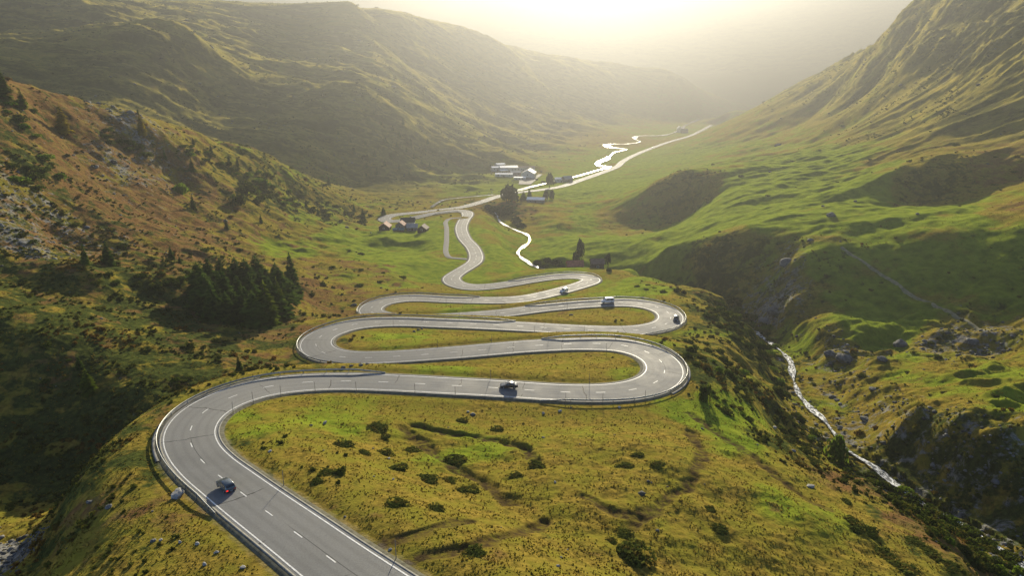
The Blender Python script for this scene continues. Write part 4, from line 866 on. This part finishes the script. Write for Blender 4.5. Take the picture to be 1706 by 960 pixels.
def car(name, p, heading, paint, label, kind='hatch', cat='car', brake=False, scale=1.0):
    """heading: plan direction of travel; built along +X, wheels on z = 0"""
    if kind == 'van':  L_, W_, Ht, prof = 4.9, 1.95, 2.0, [(-2.42,.42,1.10,1.10),(-2.36,.34,1.18,1.90),(-2.1,.30,1.20,1.97),(-.8,.28,1.18,2.0),(.6,.28,1.15,1.96),(.95,.28,1.14,1.86),(1.70,.28,1.10,1.14),(2.2,.30,.98,.99),(2.42,.36,.80,.81),(2.46,.42,.62,.63)]
    elif kind == 'suv': L_, W_, Ht, prof = 4.5, 1.88, 1.66, [(-2.22,.46,.90,.92),(-2.18,.36,1.02,1.10),(-1.85,.30,1.06,1.58),(-1.4,.28,1.05,1.65),(-.2,.27,1.02,1.66),(.35,.27,1.01,1.57),(1.05,.27,.99,1.03),(1.75,.29,.90,.93),(2.15,.34,.74,.76),(2.24,.42,.58,.59)]
    elif kind == 'sedan': L_, W_, Ht, prof = 4.6, 1.82, 1.46, [(-2.28,.44,.80,.82),(-2.22,.34,.92,.96),(-1.70,.29,.95,1.02),(-1.05,.27,.96,1.40),(-.3,.26,.95,1.46),(.3,.26,.93,1.42),(1.05,.26,.91,.95),(1.75,.28,.83,.86),(2.2,.33,.68,.70),(2.3,.42,.52,.53)]
    else: L_, W_, Ht, prof = 4.1, 1.80, 1.52, [(-2.02,.44,.84,.86),(-1.99,.34,.95,1.02),(-1.72,.29,.98,1.42),(-1.3,.27,.98,1.50),(-.2,.26,.96,1.52),(.25,.26,.95,1.46),(.95,.26,.93,.97),(1.55,.28,.85,.88),(1.96,.33,.70,.72),(2.06,.42,.54,.55)]
    e = empty(name, p, math.atan2(heading[1], heading[0]), label, cat)
    w = W_/2; bm = bmesh.new(); rings = []
    for x, zb, zs, zr in prof:
        endf = 1 - .16*sstep(L_*.36, L_*.52, np.abs(x)); ws = w*float(endf); tum = .80 if zr - zs > .2 else .93
        half = [(0, zb), (ws*.82, zb), (ws*.97, zb+.14), (ws, zb+(zs-zb)*.6), (ws*.96, zs), (ws*tum, zr - .06*(zr-zs > .2)), (ws*tum*.86, zr), (0, zr + .012)]
        ring = half + [(-y, z) for y, z in half[-2:0:-1]]
        rings.append([bm.verts.new((x, y, z)) for y, z in ring])
    for a, b in zip(rings, rings[1:]):
        n = len(a)
        for k in range(n): bm.faces.new((a[k], b[k], b[(k+1) % n], a[(k+1) % n]))
    bm.faces.new(rings[0]); bm.faces.new(rings[-1][::-1])
    link('body', bm_mesh('body', bm, paint, True), e)
    P = [[(v[0], v[1]) for v in [(ws, zs)]] for ws, zs in ((0, 0),)]
    # glazing: panels set 6 mm proud of the cabin between the waist and the roof edge
    def at(i, f, side):
        x, zb, zs, zr = prof[i]; endf = 1 - .16*float(sstep(L_*.36, L_*.52, abs(x))); ws = w*endf; tum = .80 if zr-zs > .2 else .93
        y0, z0, y1, z1 = ws*.96, zs, ws*tum, zr - .06*(zr-zs > .2); return (x, side*(y0+(y1-y0)*f + .008), z0+(z1-z0)*f)
    def panel(nm, quads):
        bm = bmesh.new()
        for q in quads:
            vs = [bm.verts.new(c) for c in q]; bm.faces.new(vs)
        ret = bmesh.ops.extrude_face_region(bm, geom=list(bm.faces)); cen = Vector((0, 0, .8))
        for v in ret['geom']:
            if isinstance(v, bmesh.types.BMVert): v.co += (cen - v.co).normalized()*.01
        return link(nm, bm_mesh(nm, bm, M_GLASS), e)
    hi = [i for i, q in enumerate(prof) if q[3]-q[2] > .25]
    for s in (1, -1):
        for a, b in zip(hi[:-1], hi[1:]):
            if prof[b][0]-prof[a][0] < .12: continue
            A0, B0, B1, A1 = at(a, .10, s), at(b, .10, s), at(b, .92, s), at(a, .92, s); sh = .06
            panel('side_window', [[(A0[0]+sh, *A0[1:]), (B0[0]-sh, *B0[1:]), (B1[0]-sh, *B1[1:]), (A1[0]+sh, *A1[1:])]])
    def cross(nm, i0, i1, f0, f1, dx):
        x0, _, s0, r0 = prof[i0]; x1, _, s1, r1 = prof[i1]
        def pt(f, sd): return (x0+(x1-x0)*f + dx, sd*w*(.74 - .06*f), r0+(r1-r0)*f + .012 + .01)
        panel(nm, [[pt(f0, 1), pt(f1, 1), pt(f1, -1), pt(f0, -1)]])
    k = hi[-1]; cross('windscreen', k+1, k, .06, .94, .02)
    k = hi[0]; cross('rear_window', k-1, k, .22 if kind != 'van' else .1, .92, -.02)
    e.scale = (scale,)*3
    wb = L_*.30; R = .33 if kind != 'van' else .36
    for x in (wb, -wb):
        for s in (1, -1):
            t = cyl('wheel', M_TYRE, R, R, (x, s*(w-.19), R), (x, s*(w+.005), R), e, 20)
            cyl('rim', M_RIM, R*.66, R*.6, (x, s*(w), R), (x, s*(w+.02), R), t, 12)
    xr, xf = prof[0][0], prof[-1][0]; zs = prof[0][2]
    for s in (1, -1):
        box('tail_light', M_BRAKE if brake and s == 1 else M_RED, (xr+.02, s*w*.70, zs-.10), (.10, w*.34, .17), e, .02)
        box('headlight', M_LAMP, (xf-.05, s*w*.64, prof[-1][2]+.07), (.16, w*.34, .13), e, .02)
        box('mirror', paint, (prof[hi[-1]][0]+.42, s*(w+.09), prof[hi[-1]][2]+.06), (.14, .20, .13), e, .03)
    box('number_plate', M_PLATE, (xr-.02, 0, zs-.34), (.03, .5, .11), e)
    box('bumper', M_TRIM, (xr+.02, 0, .50), (.12, W_*.80, .16), e, .03)
    return e
def on_road(px, py, lat=None):
    """point of the road under a pixel and the direction of the road there; lat shifts it sideways to a lane"""
    a, h = ray(px, py); x, y, z = hit(px, py)
    for _ in range(3):
        i = int(np.argmin((road[:, 0]-x)**2 + (road[:, 1]-y)**2 + (0 if lat is None else 0))); z = road[i, 2] + .05; y = z/h; x = a*y
    if lat is not None: x, y = road[i, 0] + rn[i, 0]*lat, road[i, 1] + rn[i, 1]*lat
    f = abs((x-road[i, 0])*rn[i, 0] + (y-road[i, 1])*rn[i, 1])/rhalf[i]
    return (float(x), float(y), float(road[i, 2] + CAMZ + .05*max(0, 1-f) + .012)), rt[i], i
p, d, _ = on_road(377, 814); car('dark_hatchback', p, d, carpaint('slate_grey_paint', (.055, .075, .085)), 'dark grey car with a red tail light driving up the first bend', 'suv', brake=True, scale=.8)
p, d, _ = on_road(848, 646); car('black_car', p, -d, carpaint('black_paint', (.012, .012, .014)), 'black car on the long straight across the lowest hairpin', 'sedan', scale=.82)
p, d, _ = on_road(1012, 504.5); car('white_van', p, d, carpaint('white_paint', (.72, .73, .73)), 'white van on the straight below the barrier of the third right bend', 'van', 'van')
p, d, _ = on_road(939.5, 486.5); car('silver_car', p, -d, carpaint('pale_silver_paint', (.8, .8, .8), .3), 'pale silver car coming out of the farthest right hairpin', 'suv')
p, d, _ = on_road(1126.5, 534); car('dark_car', p, -d, carpaint('dark_green_paint', (.02, .026, .024)), 'dark car in the outer lane of the third right bend', 'hatch')
p, d, _ = on_road(1086.5, 246.5); car('black_car', p, d, carpaint('far_black_paint', (.015, .015, .017)), 'tiny dark car far away on the straight valley road', 'hatch')

# ------------------------------------------------------------------ crash barriers, snow poles
M_STEEL = simple('galvanised_steel', (.26, .27, .26), .45, .5, .55, .15, 1.5)
tP = [bm_mesh('post', (lambda b: (box_bm(b, (0, 0, .22), (.12, .10, 1.06)), b)[1])(bmesh.new()), M_STEEL)]
def nearest(px, py, i0=0, i1=None):
    x, y, z = hit(px, py); return int(np.argmin((road[:, 0]-x)**2 + (road[:, 1]-y)**2))
def idx_px(px, py):
    q = road; yc = q[:, 1]*CP - q[:, 2]*SP; X = PW/2 + F*q[:, 0]/yc; Yp = PH/2 - F*(q[:, 1]*SP + q[:, 2]*CP)/yc
    return int(np.argmin((X-px)**2 + 6*(Yp-py)**2))
def guardrail(a, b, side, label, far=False):
    i0, i1 = sorted((idx_px(*a), idx_px(*b))); ln_ = road[i0:i1+1]; off = side*(rhalf[i0:i1+1] + .95); nn = rn[i0:i1+1]
    x = ln_[:, 0]+nn[:, 0]*off; y = ln_[:, 1]+nn[:, 1]*off; z = ln_[:, 2] + CAMZ
    o0 = (x[0], y[0], z[0]); e = empty('crash_barrier', o0, 0, label, 'barrier', None)
    prof = [(0, .46), (.05, .50), (.05, .56), (0, .60), (0, .65), (.05, .69), (.05, .75), (0, .79), (-.035, .79), (-.035, .46)]
    zt = np.ones(len(x)); ends = np.minimum(np.arange(len(x)), np.arange(len(x))[::-1]); dip = np.interp(ends, [0, 6], [.55, 0])
    V = np.stack([np.stack([x - side*nn[:, 0]*o - o0[0], y - side*nn[:, 1]*o - o0[1], z + h - dip - o0[2]], 1) for o, h in prof], 1)
    n, k = V.shape[:2]; ix = np.arange(n*k).reshape(n, k); jx = np.roll(ix, -1, 1)
    Q = np.stack([ix[:-1], jx[:-1], jx[1:], ix[1:]], -1).reshape(-1, 4)
    link('rail', mesh_np('rail', V.reshape(-1, 3), Q, M_STEEL), e)
    for j in range(2, n-1, 4):
        q = link('post', tP[0], e, (x[j]+side*nn[j, 0]*.11-o0[0], y[j]+side*nn[j, 1]*.11-o0[1], z[j]-o0[2]-dip[j])); q.rotation_euler = (0, 0, math.atan2(nn[j, 1], nn[j, 0]))
guardrail((417, 833), (640, 637), -1, 'crash barrier round the outside of the nearest left bend')
guardrail((900, 652), (905, 575), 1, 'crash barrier round the outside of the lowest right hairpin')
guardrail((612, 597), (860, 543), -1, 'crash barrier round the second left hairpin')
guardrail((1050, 551), (880, 516), 1, 'crash barrier round the third right bend behind the white van')
guardrail((617, 518), (800, 500.5), -1, 'crash barrier round the third left hairpin')
guardrail((995, 466), (850, 472), 1, 'crash barrier behind the farthest right hairpin by the barns')
guardrail((781, 358), (715, 357), -1, 'crash barrier on the far bend above the gravel lay-by')
# the concrete bank wall that carries the outside of the first bend
def bankwall(a, b, side, label, hgt, off0=1.3):
    i0, i1 = sorted((idx_px(*a), idx_px(*b))); ln_ = road[i0:i1+1]; nn = rn[i0:i1+1]; off = side*(rhalf[i0:i1+1]); V = []
    ends = np.minimum(np.arange(len(ln_)), np.arange(len(ln_))[::-1]); hh = hgt*np.interp(ends, [0, 8], [.15, 1])
    for o, h in ((off0, -.02), (off0+.4, -.02), (off0+.4+.25*hgt*.3, None), (off0, None)):
        V.append(np.stack([ln_[:, 0]+nn[:, 0]*(off+side*o), ln_[:, 1]+nn[:, 1]*(off+side*o), ln_[:, 2]+CAMZ+(h if h is not None else -hh)], 1))
    V = np.stack(V, 1); n, k = V.shape[:2]; ix = np.arange(n*k).reshape(n, k); jx = np.roll(ix, -1, 1)
    me = mesh_np('retaining_wall', V.reshape(-1, 3), np.stack([ix[:-1], jx[:-1], jx[1:], ix[1:]], -1).reshape(-1, 4), M_WALL); tag(link('retaining_wall', me), label, 'wall')
M_WALL = simple('weathered_concrete', (.15, .15, .14), .9, .2, var=.4, scale=.5)
bankwall((322, 750), (450, 644), -1, 'grey retaining wall under the outside of the first bend', 2.4)
bankwall((1085, 641), (1072, 584), 1, 'stone retaining wall under the lowest right hairpin', 2.2)
M_POLE = simple('weathered_pole', (.20, .17, .13), .85, .2)
LP = 'thin weathered snow pole standing at the edge of the road'
def pole(px, py, side, h=2.2, label=LP, group='snow poles along the road', mat=None):
    i = idx_px(px, py); o = side*(rhalf[i]+1.15); q = (road[i, 0]+rn[i, 0]*o, road[i, 1]+rn[i, 1]*o, road[i, 2]+CAMZ-.3)
    e = link('snow_pole', POLE, None, q); e.rotation_euler = (random.uniform(-.03, .03), random.uniform(-.03, .03), 0); e.scale = (1, 1, h/2.2); tag(e, label, 'pole', group)
bm = bmesh.new(); bmesh.ops.create_cone(bm, cap_ends=True, segments=6, radius1=.055, radius2=.035, depth=2.5); bmesh.ops.translate(bm, vec=(0, 0, 1.25), verts=bm.verts); POLE = bm_mesh('snow_pole', bm, M_POLE)
for x, y, s in ((590,965,1),(417,833,1),(340,690,1),(388,661,1),(450,644,1),(517,637,1),(600,636,1),(699,640,1),(760,643,1),(820,646,-1),(937,654,1),(996,655,1),(996,655,-1),(1050,651,1),(1020,574,-1),(915,575,1),(823,582,1),(723,590,1),(652,536,1),(767,539,-1),(888,545,1),(970,549,1),(1086,509,1),(942,509,-1),(745,499,1),(833,500,-1)): pole(x, y, s)

# ------------------------------------------------------------------ houses
def plaster(nm, c): return simple(nm, c, .9, .2, var=.15, scale=.8)
M_WHITE = plaster('white_render', (.66, .65, .61)); M_STONE = plaster('rubble_stone', (.20, .19, .17)); M_WOOD = plaster('dark_timber', (.075, .05, .035)); M_REDW = plaster('red_brown_boards', (.30, .10, .055)); M_GREYW = plaster('grey_boards', (.22, .20, .18))
def roofm(nm, c): return simple(nm, c, .75, .3, var=.3, scale=1.2)
R_RED = roofm('rusty_red_roof', (.36, .13, .075)); R_DARK = roofm('dark_slate_roof', (.035, .036, .038)); R_GREY = simple('grey_slab_roof', (.34, .34, .335), .5, .4, 0, .2, 1.2); R_PALE = simple('glare_pale_metal_roof', (.74, .75, .76), .38, .6, .25, .08); R_BROWN = roofm('brown_roof', (.15, .095, .07)); R_TEAL = roofm('teal_sheet_roof', (.10, .19, .20))  # pale metal roofs: sun reflection put into the base colour
M_PANE = carpaint('window_glass', (.03, .035, .04), .1); M_FRAME = simple('window_frame_paint', (.55, .52, .46), .6, .3)
def house(name, px, py, w, d, h, rh, rz, wall, roof, label, cat='house', nwin=3, chimney=False, p=None, door=True, hip=False):
    p = p or hit(px, py); e = empty(name, wpos(p, -.3), rz, label, cat)
    bm = bmesh.new(); V = [bm.verts.new(c) for c in ((-w/2,-d/2,0),(w/2,-d/2,0),(w/2,d/2,0),(-w/2,d/2,0),(-w/2,-d/2,h),(w/2,-d/2,h),(w/2,d/2,h),(-w/2,d/2,h),(-w/2,0,h+rh),(w/2,0,h+rh))]
    for f in ((0,1,5,4),(2,3,7,6),(1,2,6,9,5),(3,0,4,8,7),(3,2,1,0)): bm.faces.new([V[i] for i in f])
    link('wall', bm_mesh('wall', bm, wall), e)
    bm = bmesh.new(); o = .45; t = .22; sl = rh/(d/2)
    for s in (1, -1):
        q = [(-w/2-o, s*(d/2+o), h-sl*o+.03), (w/2+o, s*(d/2+o), h-sl*o+.03), (w/2+o, 0, h+rh+.03), (-w/2-o, 0, h+rh+.03)]
        lo = [bm.verts.new(c) for c in q]; up = [bm.verts.new((c[0], c[1], c[2]+t)) for c in q]
        for f in ((0,1,2,3),): bm.faces.new([lo[i] for i in f]); bm.faces.new([up[i] for i in f][::-1])
        for i in range(4): bm.faces.new([lo[i], lo[(i+1) % 4], up[(i+1) % 4], up[i]])
    rf = link('roof', bm_mesh('roof', bm, roof), e)
    if chimney: box('chimney', M_STONE, (w*.2, 0, h+rh+.45), (.8, .8, 1.5), rf)
    for s in (-1, 1):
        for k in range(nwin):
            x = (-.5 + (k+.5)/nwin)*w*.86
            if door and s == -1 and k == nwin//2: continue
            f = box('window', M_FRAME, (x, s*(d/2+.02), h*.6), (1.25, .08, 1.25), e); box('pane', M_PANE, (x, s*(d/2+.055), h*.6), (1.0, .05, 1.0), f)
    for s in (-1, 1):
        f = box('window', M_FRAME, (s*(w/2+.02), 0, h*.75), (.08, 1.2, 1.2), e); box('pane', M_PANE, (s*(w/2+.055), 0, h*.75), (.05, .95, .95), f)
    if door: dd_ = box('door', M_WOOD, (0, -d/2-.03, 1.05+.3), (1.1, .08, 2.1), e); box('handle', M_STEEL, (.4, -d/2-.1, 1.3), (.12, .06, .05), dd_)
    return e
# hamlet below the far hairpin
house('stone_barn', 642, 384, 7.5, 7, 3.4, 2.6, 1.5, M_WOOD, R_RED, 'dark timber house with a rusty red roof, leftmost of the hamlet', nwin=2)
house('wooden_house', 668, 381, 6, 6, 3.2, 2.4, 1.45, M_STONE, R_RED, 'small house with a bright red roof in the middle of the hamlet', nwin=2)
house('slate_roofed_house', 680, 376, 9.5, 6.5, 3.6, 2.4, .05, M_WHITE, R_DARK, 'white walled house with a dark slate roof at the back of the hamlet', nwin=3, chimney=True)
house('grey_barn', 687, 383, 7, 5.5, 2.6, 1.9, .1, M_STONE, R_GREY, 'low grey slab roofed barn in front of the slate roofed house', 'barn', nwin=2)
house('brown_house', 705, 386, 6.5, 6, 2.8, 2.2, 1.4, M_WOOD, R_BROWN, 'brown roofed house at the right end of the hamlet', nwin=2)
house('low_shed', 664, 385.5, 7, 3, 1.7, .7, .0, M_WOOD, R_TEAL, 'long low shed with a bluish roof below the red roofed house', 'shed', nwin=1)
# barns at the farthest right hairpin
p_, h_ = behind(958, 434, 347); house('red_barn', 0, 0, 8, 6, h_-1.9, 2.0, .06, M_REDW, R_RED, 'red brown boarded barn under the tall dark trees', 'barn', nwin=2, door=False, p=p_)
p_, h_ = behind(995, 431, 345); house('dark_barn', 0, 0, 6.4, 6, h_-1.6, 1.7, .04, M_WOOD, R_BROWN, 'dark barn with one small white window near the round tree', 'barn', nwin=1, door=False, p=p_)
house('small_white_house', 833, 278, 11, 8, 4, 1.0, .4, M_WHITE, R_PALE, 'small white house behind the others at the upper left of the village')
house('garage', 866, 299, 13, 7, 2.8, .6, -.1, M_WHITE, R_PALE, 'low pale garage at the front edge of the paved yard', 'garage', 3)
# village on the valley floor
house('white_house', 828, 284, 14, 9, 4.5, 1.0, .2, M_WHITE, R_PALE, 'white house at the left end of the far village')
house('large_hall', 847, 285, 22, 15, 5.5, 1.5, .15, M_WHITE, R_PALE, 'big building with a pale metal roof at the back of the village', 'building', 5)
house('long_stable', 872, 284, 29, 12, 4.5, 1.3, -.05, M_WHITE, R_BROWN, 'long brown roofed stable at the right of the village', 'barn', 6)
house('white_annex', 840, 294, 20, 8, 3.4, .8, -.1, M_WHITE, R_PALE, 'low white building in the front row of the village', 'building', 4)
house('pink_house', 858, 293, 12, 8, 4.8, 1.0, .3, plaster('pink_render', (.55, .40, .34)), R_GREY, 'pinkish house in the middle of the front row of the village')
house('farm_house', 881, 295, 18, 15, 5.5, 4.0, 1.4, M_WHITE, R_GREY, 'large grey gabled farmhouse above the paved yard', 'house', 4)
house('cream_house', 838, 289, 10, 8, 4.2, .9, .5, plaster('cream_render', (.58, .52, .40)), R_PALE, 'small cream house squeezed behind the low white building')
house('roadside_house', 934, 303, 13, 9, 4.2, 1.1, .1, M_WHITE, R_PALE, 'white house by the valley road, left of its grey roofed neighbour')
house('roadside_house', 945, 302, 10, 8, 3.6, 2.6, .4, M_GREYW, R_GREY, 'grey roofed house by the valley road, beside the white river')
house('white_roofed_house', 893, 337, 15, 10, 3.4, 1.3, -.15, M_STONE, R_PALE, 'house with a pale roof between dark trees below the road', nwin=3)
house('white_chapel', 1131, 220, 12, 8, 9, 5, 1.5, M_WHITE, R_PALE, 'tall white building far down the valley beside the river', 'building', 2)
house('far_house', 1140, 221, 14, 10, 5, 4, .1, M_GREYW, R_DARK, 'dark house far down the valley right of the tall white one')
yd = [hit(*q) for q in ((866, 297), (889, 297), (897, 291), (904, 291), (888, 305), (884, 308), (864, 308))]
bm = bmesh.new(); zy = 0; cc = sum((Vector(q) for q in yd), Vector())/len(yd); bm.faces.new([bm.verts.new((q[0], q[1], cc.z+CAMZ+.7 + (ground(q[0], q[1])-cc.z))) for q in yd]); tag(link('paved_yard', bm_mesh('paved_yard', bm, kerbm)), kind='structure')
